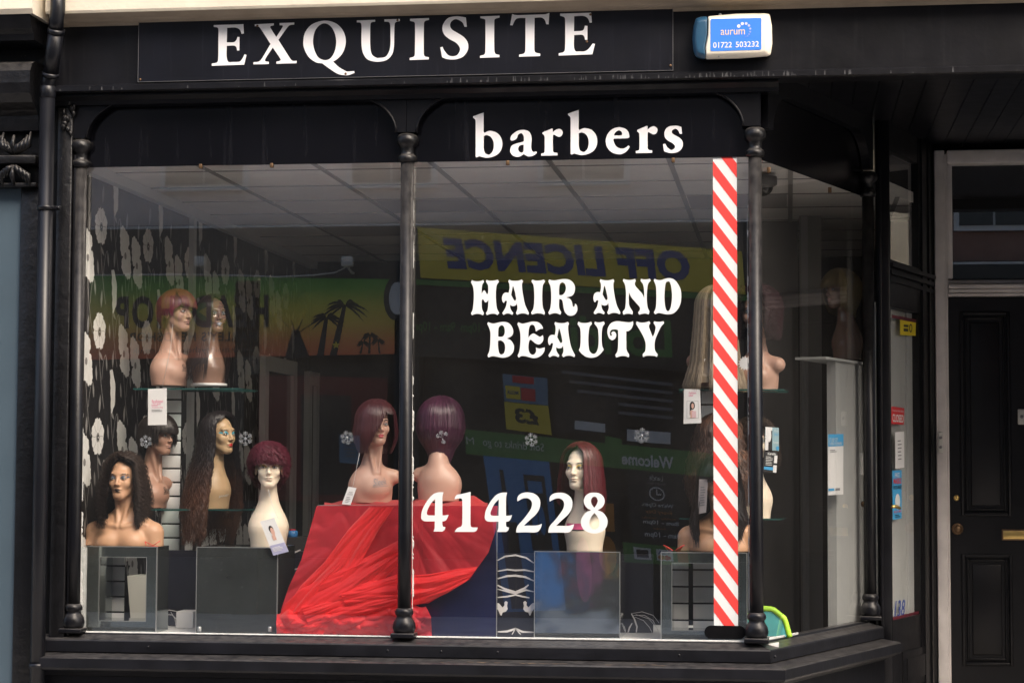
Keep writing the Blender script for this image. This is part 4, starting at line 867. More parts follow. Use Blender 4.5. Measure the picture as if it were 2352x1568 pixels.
# ================================================================== mannequins and wigs
def smin(a, b, k):
    h = np.clip(.5+.5*(b-a)/k, 0, 1); return b+(a-b)*h-k*h*(1-h)
def smax(a, b, k): return -smin(-a, -b, k)
def surface_nets(F, org, h):
    """signed field F on a regular grid -> quads on the zero surface"""
    nx, ny_, nz = F.shape; S = F < 0
    c = sum(S[i:nx-1+i, j:ny_-1+j, k:nz-1+k].astype(np.int8) for i in (0, 1) for j in (0, 1) for k in (0, 1))
    cell = (c > 0) & (c < 8); idx = -np.ones(cell.shape, int); idx[cell] = np.arange(cell.sum()); ii = np.argwhere(cell)
    acc = np.zeros((len(ii), 3)); cnt = np.zeros(len(ii)); cor = [(i, j, k) for i in (0, 1) for j in (0, 1) for k in (0, 1)]
    val = {q: F[ii[:, 0]+q[0], ii[:, 1]+q[1], ii[:, 2]+q[2]] for q in cor}
    for a in cor:
        for ax in range(3):
            if a[ax] == 0:
                b_ = list(a); b_[ax] = 1; b_ = tuple(b_); va, vb = val[a], val[b_]; m = (va < 0) != (vb < 0)
                t = np.where(m, va/np.where(m, va-vb, 1), 0); p = np.tile(np.array(a, float), (len(ii), 1)); p[:, ax] = t
                acc[m] += p[m]; cnt[m] += 1
    v = (ii+acc/np.maximum(cnt, 1)[:, None])*h+np.array(org); f = []
    for ax in range(3):
        o1, o2 = [q for q in range(3) if q != ax]; sl = [slice(1, -1)]*3; sl[ax] = slice(0, -1)
        A = S[tuple(sl)]; s2 = list(sl); s2[ax] = slice(1, None); B = S[tuple(s2)]; e = np.argwhere(A != B); 
        base = e.copy(); base[:, o1] += 1; base[:, o2] += 1
        def cid(d1, d2): q = base.copy(); q[:, o1] -= d1; q[:, o2] -= d2; return idx[q[:, 0], q[:, 1], q[:, 2]]
        f.append(np.stack([cid(1, 1), cid(0, 1), cid(0, 0), cid(1, 0)], 1))
    f = np.concatenate(f); return v, f[(f >= 0).all(1)]
class Field:
    def __init__(s, lo, hi, h):
        s.lo, s.h = lo, h; ax = [np.arange(l, u+h, h) for l, u in zip(lo, hi)]
        s.X, s.Y, s.Z = [q.astype(np.float32) for q in np.meshgrid(*ax, indexing='ij')]; s.F = np.full(s.X.shape, 9.0, np.float32)
    def ell(s, c, r):
        x, y, z = (s.X-c[0])/r[0], (s.Y-c[1])/r[1], (s.Z-c[2])/r[2]; k0 = np.sqrt(x*x+y*y+z*z)
        k1 = np.sqrt((x/r[0])**2+(y/r[1])**2+(z/r[2])**2)+1e-6; return k0*(k0-1)/k1
    def cap(s, a, b_, ra, rb, sx=1.0):
        a = np.array(a, float); d = np.array(b_, float)-a; L2 = d@d
        px, py, pz = (s.X-a[0])*sx, s.Y-a[1], s.Z-a[2]; dx = d[0]*sx
        t = np.clip((px*dx+py*d[1]+pz*d[2])/(dx*dx+d[1]**2+d[2]**2), 0, 1)
        return np.sqrt((px-t*dx)**2+(py-t*d[1])**2+(pz-t*d[2])**2)-(ra+(rb-ra)*t)
    def U(s, d, k=.012): s.F = smin(s.F, d, k)
    def D(s, d, k=.008): s.F = smax(s.F, -d, k)
BODY = {}
HEADC = {'shoulder': (0, -.012, .335), 'stub': (0, -.032, .402), 'swan': (0, -.028, .404)}; HS = .90   # head centres above the foot, head size
def body_mesh(kind):
    if kind in BODY: return BODY[kind]
    hx_, hy, hz_ = HEADC[kind]
    W = .235 if kind == 'shoulder' else .165
    f = Field((-W, -.155, -.012), (W, .145, hz_+.135), .0033)
    # torso and neck
    if kind == 'shoulder':
        f.U(f.ell((0, .02, .03), (.165, .085, .13)), .02)
        for s in (-1, 1):
            f.U(f.cap((s*.05, .025, .115), (s*.145, .02, .068), .038, .054), .035); f.U(f.cap((s*.158, .015, .062), (s*.168, .01, -.05), .050, .044), .02)
            f.U(f.ell((s*.065, -.045, .015), (.062, .045, .055)), .03)
            f.U(f.cap((s*.014, -.055, .098), (s*.125, -.022, .108), .008, .008), .018)
        f.U(f.cap((0, .030, .10), (0, .010, hz_-.065), .050, .041), .035)
        for s in (-1, 1): f.U(f.cap((s*.04, .045, .155), (s*.10, .035, .10), .026, .03), .04)
        for s in (-1, 1): f.U(f.cap((s*.012, -.045, .105), (s*.040, .0, hz_-.075), .007, .009), .016)
    elif kind == 'stub':
        f.U(f.ell((-.01, .02, .075), (.118, .084, .125)), .02); f.U(f.ell((-.004, .02, -.02), (.104, .078, .14)), .03)
        f.U(f.cap((-.006, .03, .11), (-.004, .022, .20), .066, .046), .03); f.U(f.cap((-.004, .022, .20), (0, .0, hz_-.06), .046, .040), .03)
        f.U(f.cap((.05, .015, .155), (.108, .0, .135), .034, .040), .022); f.U(f.cap((-.04, .02, .14), (-.072, .018, .09), .038, .046), .03)
        f.U(f.ell((.0, -.045, .075), (.07, .040, .05)), .03)
        for s in (-1, 1): f.U(f.cap((s*.012, -.046, .155), (s*.038, -.012, hz_-.075), .007, .009), .018)
    else:
        f.U(f.ell((0, .025, .095), (.104, .082, .115)), .02); f.U(f.ell((0, .025, -.02), (.092, .075, .13)), .03)
        f.U(f.cap((0, .030, .17), (0, .018, .235), .060, .044), .035); f.U(f.cap((0, .018, .235), (0, -.002, hz_-.06), .044, .040), .03)
        f.U(f.cap((0, .032, .11), (0, .028, .18), .085, .058), .03)
    # head
    c = np.array((hx_, hy, hz_)); E_ = lambda o, r: f.ell(c+np.array(o)*HS, np.array(r)*HS); C_ = lambda a, b_, ra, rb: f.cap(c+np.array(a)*HS, c+np.array(b_)*HS, ra*HS, rb*HS)
    h = Field.__new__(Field); h.X, h.Y, h.Z, h.F = f.X, f.Y, f.Z, np.full(f.X.shape, 9.0, np.float32)
    h.U(E_((0, .022, .034), (.0735, .092, .084)), .01)
    h.U(E_((0, -.018, -.026), (.056, .071, .080)), .022); h.U(E_((0, -.056, -.086), (.021, .027, .025)), .03)
    for s in (-1, 1):
        h.U(C_((s*.046, .004, -.054), (s*.016, -.060, -.094), .015, .015), .022); h.U(E_((s*.038, -.055, -.022), (.022, .022, .024)), .02)
        h.U(E_((s*.0745, .018, -.010), (.007, .018, .030)), .006)
    h.U(E_((0, -.068, .030), (.050, .018, .016)), .018)
    for s in (-1, 1): h.D(E_((s*.0315, -.098, .006), (.0195, .020, .0125)), .012)
    for s in (-1, 1): h.U(E_((s*.0315, -.0695, .005), (.0155, .0155, .0145)), .003)
    h.U(C_((0, -.080, .016), (0, -.1035, -.026), .0065, .0095), .012)
    for s in (-1, 1): h.U(E_((s*.010, -.094, -.030), (.0075, .009, .0065)), .006)
    h.D(E_((0, -.100, -.041), (.006, .010, .006)), .008)
    h.U(E_((0, -.0835, -.055), (.0235, .013, .0062)), .006); h.U(E_((0, -.082, -.0665), (.0195, .013, .0075)), .005)
    h.D(E_((0, -.101, -.0605), (.024, .010, .0016)), .003); h.D(E_((0, -.097, -.077), (.018, .012, .006)), .008)
    f.U(h.F, .022)
    f.F = np.maximum(f.F, -f.Z)                     # flat foot
    v, q = surface_nets(np.pad(f.F, 1, constant_values=9), np.array(f.lo)-f.h, f.h)
    BODY[kind] = (v, q, BVHTree.FromPolygons([tuple(p) for p in v], [tuple(int(i) for i in t) for t in q])); return BODY[kind]
def project(kind, xz, off, back=False):
    """points of the local x,z plane -> the front surface of the body, lifted by off"""
    bvh = BODY[kind][2]; out = []
    for x, z in xz:
        l, n, i, d = bvh.ray_cast(Vector((x, -.4, z)), Vector((0, 1, 0)))
        if l is None: l = Vector((x, -.02, z)); n = Vector((0, -1, 0))
        out.append(tuple(Vector((l.x, l.y-off, l.z))))
    return out
def patch(mb, kind, outline, m, off, c):
    pts = np.array(outline); ctr = pts.mean(0); rings = [pts, ctr+(pts-ctr)*.66, ctr+(pts-ctr)*.33]
    n = len(pts); v = sum([project(kind, [(c[0]+p[0]*HS, c[2]+p[1]*HS) for p in r], off) for r in rings], [])+project(kind, [(c[0]+ctr[0]*HS, c[2]+ctr[1]*HS)], off)
    f = [(k*n+i, k*n+(i+1) % n, (k+1)*n+(i+1) % n, (k+1)*n+i) for k in range(2) for i in range(n)]+[(2*n+i, 2*n+(i+1) % n, 3*n) for i in range(n)]
    mb.add(v, f, m, True)
IRIS = mat('grey_green_iris', (.16, .20, .20), .2); EYEWHITE = mat('eye_white', (.72, .71, .69), .25); LASH = mat('dark_lash_paint', (.012, .011, .011), .4)
def skin(name, col, rough=.42, coat=.0): return mat(name, col, rough, var=.025, vscale=14, sub=.04, coat=coat, bump=.03, bscale=160)
S_TAN = skin('warm_tan_mannequin', (.58, .335, .205)); S_BROWN = skin('brown_mannequin', (.40, .225, .16)); S_PINK = skin('pinkish_beige_mannequin', (.50, .305, .235))
S_CREAM = skin('cream_mannequin', (.86, .74, .59)); S_SAND = skin('sand_mannequin', (.46, .315, .18)); S_DARK = skin('dark_glossy_mannequin', (.27, .165, .125), .18, .5); S_COCOA = skin('cocoa_mannequin', (.30, .17, .125))
EYELASH = [( -.016, -.001), (-.012, .004), (-.006, .0072), (0, .0085), (.006, .0076), (.012, .004), (.0175, .001), (.012, .0018), (.006, .0046), (0, .0056), (-.006, .0046), (-.012, .0016)]
EYE = [(-.0145, -.001), (-.009, .0038), (0, .0058), (.009, .0042), (.0155, .000), (.009, -.0042), (0, -.0056), (-.009, -.0042)]
def circ(cx, cz, r, n=14, rz=None): return [(cx+r*math.cos(2*math.pi*i/n), cz+(rz or r)*math.sin(2*math.pi*i/n)) for i in range(n)]
def face(kind, root, lipm, shadow=None, brow=LASH, gaze=0.0):
    c = HEADC[kind]
    for s in (-1, 1):
        fl = lambda o, dx=.0315, dz=.005: [(s*(dx+p[0]), dz+p[1]) for p in o]
        b = MB()
        if shadow: patch(b, kind, fl([(-.019, .0), (-.014, .010), (-.004, .0165), (.008, .0170), (.021, .012), (.025, .006), (.014, .000), (0, -.002)]), shadow, .0006, c)
        patch(b, kind, fl(EYE), EYEWHITE, .0011, c); patch(b, kind, fl(circ(gaze*s, .0002, .0052)), IRIS, .0016, c); patch(b, kind, fl(circ(gaze*s, .0002, .0023)), LASH, .0020, c); patch(b, kind, fl(EYELASH), LASH, .0024, c)
        patch(b, kind, fl([(-.012, -.0052), (0, -.0068), (.012, -.0048), (.0165, -.0002), (.011, -.0040), (0, -.0058)]), LASH, .0018, c)
        b.build('eye', root)
        b = MB(); patch(b, kind, fl([(-.016, .022), (-.006, .0265), (.006, .0285), (.016, .0265), (.023, .021), (.015, .0240), (.006, .0250), (-.006, .0225), (-.016, .0185)], .0335), brow, .0006, c); b.build('eyebrow', root)
    b = MB()
    patch(b, kind, [(-.0235, -.0605), (-.014, -.0555), (-.005, -.0515), (0, -.0532), (.005, -.0515), (.014, -.0555), (.0235, -.0605), (.010, -.0600), (0, -.0608), (-.010, -.0600)], lipm, .0008, c)
    patch(b, kind, [(-.0225, -.0610), (-.010, -.0606), (0, -.0615), (.010, -.0606), (.0225, -.0610), (.013, -.0705), (.005, -.0738), (-.005, -.0738), (-.013, -.0705)], lipm, .0008, c)
    b.build('lips', root)
L_BLACK = mat('black_lips', (.02, .015, .018), .3); L_NUDE = mat('nude_lips', (.40, .22, .19), .35); L_RED = mat('red_lips', (.60, .015, .02), .3); L_PINK = mat('rose_lips', (.52, .07, .10), .3)
L_PALE = mat('pale_lips', (.62, .47, .37), .4); L_SILVER = mat('pearl_lips', (.46, .50, .62), .15)
SH_BLUE = mat('turquoise_eyeshadow', (.05, .34, .45), .5); SH_GREY = mat('smoky_eyeshadow', (.10, .12, .17), .5); SH_YELLOW = mat('yellow_eyeshadow', (.62, .47, .12), .5); SH_PURPLE = mat('plum_eyeshadow', (.30, .17, .15), .5)

def ss(x, a, b_): t = np.clip((x-a)/(b_-a), 0, 1); return t*t*(3-2*t)
def wig(root, kind, spec, seed=1):
    """wig built from ribbons of fibre over a closed cap. spec keys: z_end(phi) height of the ends relative to the head centre,
    win=(a,b) face opening in radians (0 = nose, + = own left), part, bang = height of a fringe, R radii, hang = radial scale profile, wave, curl"""
    rg = np.random.default_rng(seed); g = dict(R=(.084, .104, .096), part=0.0, win=(-.75, .75), bang=None, n=900, wd=.0042, m=14, hang=((0, 1), (1, 1)), wave=(.0015, .07), curl=(0, .03), lift=(0, .014, .020), pole=(0, -.01), fr=.07, layer=.05, rag=.03, mat_=HAIR, cap=True)
    g.update(spec); c = np.array(HEADC[kind])+np.array(g['lift']); rx, ry, rz = g['R']; a, b_ = g['win']; hz_ = np.array(g['hang'])
    def paths(phi, th0, lay, rnd, s):
        """phi, th0, lay, rnd: (N,) arrays; s: (M,) in 0..1 -> (N,M,3)"""
        inw = (phi > a) & (phi < b_) & (g['win'] is not None)
        ze = np.array([g['z_end'](p) for p in phi])+rnd*g['rag']
        ze = ze+np.maximum(rnd-.25, 0)*g['layer']
        if g['bang'] is not None: ze = np.where(inw, np.array([g['bang'](q) if callable(g['bang']) else g['bang'] for q in phi])+rnd*g['rag']*.4+g.get('bslope', 0)*phi, ze)
        ze = ze-g['lift'][2]
        the = np.where(ze > 0, np.arccos(np.clip(ze/rz, -1, .99)), math.pi/2); H = np.maximum(-ze, 0); arcl = np.maximum(the-th0, .05)*rz; tot = arcl+H
        d = s[None, :]*tot[:, None]; th = th0[:, None]+np.minimum(d, arcl[:, None])/rz; drop = np.maximum(d-arcl[:, None], 0)
        ph = np.repeat(phi[:, None], len(s), 1)
        if g['bang'] is None and g['win'] is not None:
            tgt = np.where(phi < g['part'], a-.04-.10*np.abs(rnd), b_+.04+.10*np.abs(rnd)); w_ = ss(th, .30, 1.12); ph = np.where(inw[:, None], ph+(tgt[:, None]-ph)*w_, ph)
        elif g.get('sweep'): ph = ph+np.where(inw[:, None], g['sweep']*ss(th, .3, 1.2), 0)
        fr = drop/np.maximum(-np.min(ze), .05); k = np.interp(drop, hz_[:, 0], hz_[:, 1])
        wa, wl = g['wave']; wv = wa*np.sin(2*math.pi*(drop+arcl[:, None]*.3)/wl+rnd[:, None]*5+3*phi[:, None])*ss(drop+.4*(th-th0[:, None])*rz, 0, .12)
        ca, cl_ = g['curl']; cp = 2*math.pi*d/cl_+rnd[:, None]*40; amp = ca*ss(d, 0, .05)
        rr = lay[:, None]*k; sx, cx_ = np.sin(ph), np.cos(ph)
        rad_ = 1+ (wv*.5+amp*np.cos(cp))/rx/np.maximum(np.sin(th), .3)
        px, py = g['pole']; bl = 1-ss(th, 0, 1.3)
        x = rx*np.sin(th)*sx*rr*rad_+px*bl; y = -ry*np.sin(th)*cx_*rr*rad_+py*bl; z = rz*np.cos(th)*(lay[:, None])-drop
        tx, ty = cx_, sx
        x = x+tx*(wv+amp*np.sin(cp)); y = y+ty*(wv+amp*np.sin(cp)); z = z+amp*.5*np.cos(cp+1.3)
        x = x+g.get('drift', (0, 0))[0]*drop; y = y+g.get('drift', (0, 0))[1]*drop
        nrm = np.stack([np.sin(th)*sx/rx, -np.sin(th)*cx_/ry, np.cos(th)/rz], 2); nrm /= np.linalg.norm(nrm, axis=2)[..., None]
        return np.stack([x, y, z], 2)+c, nrm
    V = []; Fc = []; Cc = []; off = 0
    def color(phi, s, rnd, n_, m_):
        col = np.array(g['col'](phi, s, rnd)) if callable(g['col']) else np.tile(np.array(g['col']), (n_, m_, 1))
        return col*(1+.16*rnd)[:, None, None]
    if g['cap']:
        n1, m1 = 72, 20; phi = np.linspace(-math.pi, math.pi, n1)+g['part']+1e-3; phi = (phi+math.pi) % (2*math.pi)-math.pi; s = np.linspace(0, .97, m1)
        p, nr = paths(phi, np.full(n1, .02), np.full(n1, .93), np.zeros(n1), s); col = color(phi, s, np.full(n1, -.5), n1, m1)*.8
        V.append(p.reshape(-1, 3)); Cc.append(col.reshape(-1, 3)); ii = np.arange(n1*m1).reshape(n1, m1)
        jump = np.abs(np.diff(p, axis=0)).max(2).max(1)
        for i in range(n1-1):
            if jump[i] < .09:
                for j in range(m1-1): Fc.append((ii[i, j], ii[i, j+1], ii[i+1, j+1], ii[i+1, j]))
        off = n1*m1
    N_, M_ = int(g['n']*2.2), g['m']; phi = rg.uniform(-math.pi, math.pi, N_); th0 = np.abs(rg.normal(0, .45, N_))*g.get('spread', 1.0)+.02; th0 = np.minimum(th0, 1.25)
    lay = 1+rg.uniform(-.05, .035, N_)+g['fr']*rg.random(N_)**3; rnd = rg.uniform(-1, 1, N_); s = np.linspace(0, 1, M_)
    p, nr = paths(phi, th0, lay, rnd, s); t = np.gradient(p, axis=1); t /= np.linalg.norm(t, axis=2)[..., None]+1e-9
    sd = np.cross(t, nr); sd /= np.linalg.norm(sd, axis=2)[..., None]+1e-9
    wdt = .50*g['wd']*(.7+.6*rg.random(N_))[:, None]*np.interp(s, [0, .15, .75, 1], [.6, 1, .9, .15])[None, :]
    lift = nr*.0012; A = p+sd*wdt[..., None]; B = p-sd*wdt[..., None]; Mid = p+lift
    R3 = np.stack([A, Mid, B], 2); col = np.repeat(color(phi, s, rnd, N_, M_)[:, :, None, :], 3, 2)
    V.append(R3.reshape(-1, 3)); Cc.append(col.reshape(-1, 3)); ii = (np.arange(N_*M_*3)+off).reshape(N_, M_, 3)
    q = np.stack([ii[:, :-1, :-1], ii[:, 1:, :-1], ii[:, 1:, 1:], ii[:, :-1, 1:]], -1).reshape(-1, 4)
    V = np.concatenate(V); Cc = np.clip(np.concatenate(Cc), 0, 1); Fa = [tuple(int(k) for k in f_) for f_ in Fc]+[tuple(f_) for f_ in q.tolist()]
    me = bpy.data.meshes.new('wig'); me.from_pydata(V.tolist(), [], Fa); me.materials.append(g['mat_'])
    me.polygons.foreach_set('use_smooth', [True]*len(me.polygons)); at = me.color_attributes.new('Col', 'FLOAT_COLOR', 'POINT')
    at.data.foreach_set('color', np.concatenate([Cc, np.ones((len(Cc), 1))], 1).astype(np.float32).ravel()); me.update()
    o = bpy.data.objects.new('wig', me); COL.objects.link(o); o.parent = root; return o
def mannequin(label, kind, px, py, Y, rz, sk, scale=1.0, lips=None, shadow=None, nofacec=False, group='wig display heads', lean=0.0):
    loc = P(px, py, Y) if Y is not None else on_return(px, py, -.20); t = thing('mannequin_head', label, 'mannequin', tuple(loc), rz, group); t.scale = (scale,)*3
    v, q, _ = body_mesh(kind); me = bpy.data.meshes.new('bust'); me.from_pydata(v.tolist(), [], q.tolist()); me.materials.append(sk)
    me.polygons.foreach_set('use_smooth', [True]*len(me.polygons)); me.update()
    bm = bmesh.new(); bm.from_mesh(me); bmesh.ops.recalc_face_normals(bm, faces=bm.faces[:]); bm.to_mesh(me); bm.free()
    o = bpy.data.objects.new('bust', me); COL.objects.link(o); o.parent = t
    if not nofacec: face(kind, t, lips or L_NUDE, shadow)
    return t
def chest_text(root, kind, txt, x0, x1, z0, z1, m, shear=.3, bold=.0, name='chest_script', underline=True):
    v, f, _ = text2d(txt, bold, shear); pts = [(x0+(x1-x0)*p[0], z0+(z1-z0)*p[1]+(x1-x0)*.10*p[0]) for p in v]
    b = MB(); b.add(project(kind, pts, .0040), f, m)
    if underline:
        u = np.linspace(0, 1, 12); A = [[(x0-.004+(x1-x0+.012)*k, z0-.004+.006*k), (x0-.004+(x1-x0+.012)*k, z0-.0065+.0065*k)] for k in u]
        b.grid(np.array([project(kind, r, .0012) for r in A]), m)
    return b.build(name, root)
D2 = math.pi/180
zc = lambda z: (lambda p: z)
# --- front left: tan bust with shoulder-length dark curls
tA = mannequin('tan mannequin with bare shoulders, dark corkscrew curls and black lips on the framed mirror plinth', 'shoulder', 282, 1252, .30, -2*D2, S_TAN, 1.0, L_BLACK, SH_GREY)
wig(tA, 'shoulder', dict(R=(.092, .108, .104), z_end=lambda p: -.205 if abs(p) > .5 else -.14, win=(-.50, .95), part=-.22, n=760, wd=.0030, m=54, hang=((0, 1), (.05, 1.14), (.13, 1.24), (.25, 1.15)), curl=(.009, .023), rag=.05, fr=.22, mat_=HAIRDULL, col=(.030, .017, .012), spread=1.3), 11)
wf = MB()
# --- behind it: brown head with a short dark bowl cut, looking right
tB = mannequin('brown mannequin in profile with a short dark bowl cut on the lower left glass shelf', 'stub', 352, 1166, .66, 66*D2, S_BROWN, .93, L_NUDE, None)
wig(tB, 'stub', dict(R=(.098, .118, .108), z_end=lambda p: -.035+.045*min(0, math.cos(p)), bang=.022, win=(-.9, .9), n=900, wd=.0045, hang=((0, 1), (.05, 1.0), (.12, .8)), col=(.020, .013, .011), lift=(0, .008, .020)), 12)
chest_text(tB, 'stub', 'Sleek', -.01, .062, .085, .118, BLACKPRINT)
# --- lower shelf: sand head with very long ombre hair
tC = mannequin('sand coloured mannequin with red lips and long black to brown ombre hair', 'swan', 497, 1168, .62, 58*D2, S_SAND, .95, L_RED, SH_BLUE)
def ombre(phi, s, rnd):
    t = np.clip((s[None, :]-.42-.10*rnd[:, None])/.3, 0, 1)[..., None]; return (1-t)*np.array((.014, .010, .011))+t*np.array((.115, .046, .024))
wig(tC, 'swan', dict(R=(.090, .112, .102), z_end=lambda p: -.54 if abs(p) > .4 else -.5, drift=(0, .11), win=(-1.05, 1.05), part=.0, n=1000, wd=.0042, m=34, hang=((0, 1), (.10, 1.05), (.25, 1.35), (.42, 1.5), (.56, 1.35)), wave=(.013, .11), curl=(.004, .09), rag=.07, fr=.12, col=ombre), 13)
chest_text(tC, 'swan', 'JANET', -.035, .035, .060, .074, OFFWHITE, 0, .01, 'chest_script', False)
# --- top shelf left: copper and burgundy pixie
tD = mannequin('mannequin in profile with copper and burgundy pixie wig on the upper left shelf', 'stub', 396, 886, .60, 62*D2, S_PINK, .95, L_NUDE, None)
def twotone(phi, s, rnd):
    k = (.5+.5*np.sin(3*phi+rnd*2.5))[:, None]*(s[None, :] > .45); k = k[..., None]; return (1-k)*np.array((.19, .050, .018))+k*np.array((.16, .012, .042))
wig(tD, 'stub', dict(R=(.098, .118, .108), z_end=lambda p: .000+.10*min(0, math.cos(p)), bang=.030, bslope=-.01, sweep=.45, win=(-1.05, 1.05), n=1100, wd=.0040, hang=((0, 1), (.05, .97), (.10, .72), (.16, .6)), rag=.03, fr=.04, col=twotone, lift=(0, .008, .020)), 14)
chest_text(tD, 'stub', 'Sleek', -.012, .058, .085, .116, BLACKPRINT)
# --- top shelf: dark glossy head with long straight hair
tE = mannequin('glossy dark mannequin with pearl lips and long dark hair on the upper left shelf', 'swan', 484, 886, .66, 40*D2, S_DARK, .92, L_SILVER, SH_GREY)
wig(tE, 'swan', dict(R=(.084, .106, .096), z_end=lambda p: -.30, win=(-.50, 1.2), part=-.35, n=700, wd=.0042, m=22, hang=((0, 1), (.10, .95), (.30, 1.3)), rag=.08, col=(.020, .009, .010), drift=(-.10, -.03)), 15)
b = MB(); b.lathe([(.098, -.001), (.104, -.001), (.104, .014), (.098, .014)], (0, .025, 0), CARD, 32); b.build('foot_band', tE)
# --- cream swan neck head with short burgundy waves
tF = mannequin('cream swan necked mannequin with short wavy burgundy wig on the scratched dark plinth', 'swan', 616, 1256, .28, 14*D2, S_CREAM, .98, L_PALE, SH_YELLOW)
wig(tF, 'swan', dict(R=(.094, .112, .104), z_end=lambda p: -.012-.085*max(0, -math.cos(p)), bang=.026, win=(-1.0, 1.0), n=620, wd=.0052, m=34, hang=((0, 1), (.05, .96), (.12, .72)), wave=(.009, .05), curl=(.0075, .036), rag=.045, fr=.16, mat_=HAIRDULL, col=(.085, .008, .022)), 16)
# --- on the red draped box: burgundy bob over one eye
tG = mannequin('pinkish mannequin with burgundy bob covering one eye, left of the middle column', 'stub', 858, 1154, .30, 30*D2, S_PINK, .96, L_PINK, SH_PURPLE)
wig(tG, 'stub', dict(R=(.100, .118, .108), z_end=lambda p: -.118, bang=lambda p: .066 if p > .16 else (.030+.19*p if p > -.5 else -.07+.14*(p+.5)), win=(-.80, .86), n=1100, wd=.0046, m=18, hang=((0, 1), (.05, 1.06), (.10, 1.03), (.15, .86), (.19, .66)), rag=.03, layer=.07, col=(.062, .014, .018), lift=(0, .010, .022)), 17)
chest_text(tG, 'stub', 'Sleek', -.03, .048, .088, .124, GREYPRINT)
# --- same kind seen from behind: plum layered wig
tH = mannequin('pinkish mannequin turned away wearing a plum layered wig, right of the middle column', 'stub', 1008, 1150, .34, 168*D2, S_PINK, .96, L_PINK, None)
wig(tH, 'stub', dict(R=(.108, .120, .110), z_end=lambda p: -.165 if abs(p) < 2.5 else -.225, bang=.02, win=(-.8, .8), n=1200, wd=.0044, m=20, hang=((0, 1), (.05, 1.05), (.10, .93), (.16, .60), (.24, .38)), rag=.11, layer=.11, fr=.14, col=(.056, .011, .034), lift=(0, .014, .022)), 18)
# --- cream head with long burgundy bob
tI = mannequin('cream mannequin with straight burgundy bob looking left on the scratched mirror plinth', 'swan', 1338, 1264, .30, -19*D2, S_CREAM, 1.0, L_PALE, SH_YELLOW)
wig(tI, 'swan', dict(R=(.093, .115, .105), z_end=lambda p: -.165-.045*math.sin(p), win=(-1.0, .62), part=.05, n=1300, wd=.0040, m=20, hang=((0, 1), (.08, 1.10), (.16, 1.16), (.26, 1.06)), rag=.018, col=(.090, .007, .013)), 19)
b = MB(); A = [[(-.07+.11*k/8, .135-.03*k/8*0), (-.07+.10*k/8, .105)] for k in range(9)]
b.grid(np.array([project('swan', r, .0015) for r in A]), mat('pink_label', (.70, .10, .24), .4)); A = [[(-.075+.11*k/8, .105), (-.075+.11*k/8, .100)] for k in range(9)]; b.grid(np.array([project('swan', r, .0016) for r in A]), BLACKPRINT); b.build('price_label', tI)
# --- front right: tan bust behind the barber pole, long dark fringe wig
tJ = mannequin('tan mannequin with bare shoulders and long black fringed wig partly hidden by the barber pole', 'shoulder', 1652, 1265, .30, -8*D2, S_TAN, 1.0, L_BLACK, SH_GREY)
wig(tJ, 'shoulder', dict(R=(.096, .114, .106), z_end=lambda p: -.27, bang=.020, win=(-.72, .72), n=1000, wd=.0040, m=28, hang=((0, 1), (.10, 1.15), (.20, 1.32), (.30, 1.25)), wave=(.009, .12), rag=.05, fr=.10, col=(.018, .012, .011)), 20)
# --- behind it on the lower right shelf: brown wavy wig
tO = mannequin('mannequin turned away under a big wavy brown wig with caramel lights behind the barber pole', 'stub', 1648, 1186, .62, 150*D2, S_BROWN, .97, L_NUDE, None)
def caramel(phi, s, rnd): k = (np.clip(rnd-.55, 0, 1)*2)[:, None, None]*np.ones((1, len(s), 1)); return (1-k)*np.array((.080, .043, .031))+k*np.array((.24, .12, .075))
wig(tO, 'stub', dict(R=(.112, .120, .108), z_end=lambda p: -.30, win=(-.6, .6), part=.2, n=1100, wd=.0042, m=32, hang=((0, 1), (.10, 1.15), (.22, 1.35), (.34, 1.20)), wave=(.020, .11), curl=(.004, .10), rag=.05, fr=.12, col=caramel), 21)
# --- upper right shelf: long straight blonde, turned away
tK = mannequin('mannequin turned away with long straight blonde wig behind the barber pole', 'stub', 1641, 889, .60, 172*D2, S_COCOA, .97, L_NUDE, None)
def blonde(phi, s, rnd): k = ((rnd > .1)*.6+.2)[:, None, None]*np.ones((1, len(s), 1)); return (1-k)*np.array((.19, .14, .095))+k*np.array((.40, .32, .22))
wig(tK, 'stub', dict(R=(.099, .114, .106), z_end=lambda p: -.40, win=(2.85, 3.15), part=9, n=1100, wd=.0040, m=24, hang=((0, 1), (.12, 1.08), (.3, 1.25), (.42, 1.6)), rag=.03, col=blonde), 22)
# --- upper right shelf: burgundy afro
tL = mannequin('brown mannequin with burgundy afro on the upper right shelf behind the right column', 'stub', 1740, 897, .70, -12*D2, S_PINK, .97, L_RED, SH_GREY)
wig(tL, 'stub', dict(R=(.118, .128, .118), z_end=lambda p: -.09, win=(-.62, .62), part=0, n=1500, wd=.0030, m=40, hang=((0, 1), (.1, .95)), curl=(.010, .022), rag=.05, fr=.14, mat_=HAIRDULL, col=(.032, .008, .013), spread=1.6, lift=(0, .01, .026)), 23)
# --- lower right shelf: cream head with dark curls
tM = mannequin('cream mannequin with dark curly wig behind the right column on the lower shelf', 'swan', 1732, 1190, .74, 10*D2, S_CREAM, .95, L_PALE, SH_GREY)
wig(tM, 'swan', dict(R=(.105, .118, .108), z_end=lambda p: -.10 if p > -1.2 else -.22, win=(-.5, .62), part=-.2, n=700, wd=.0030, m=44, hang=((0, 1), (.1, 1.1), (.2, 1.0)), curl=(.010, .028), rag=.05, fr=.2, mat_=HAIRDULL, col=(.034, .020, .014), spread=1.3), 24)
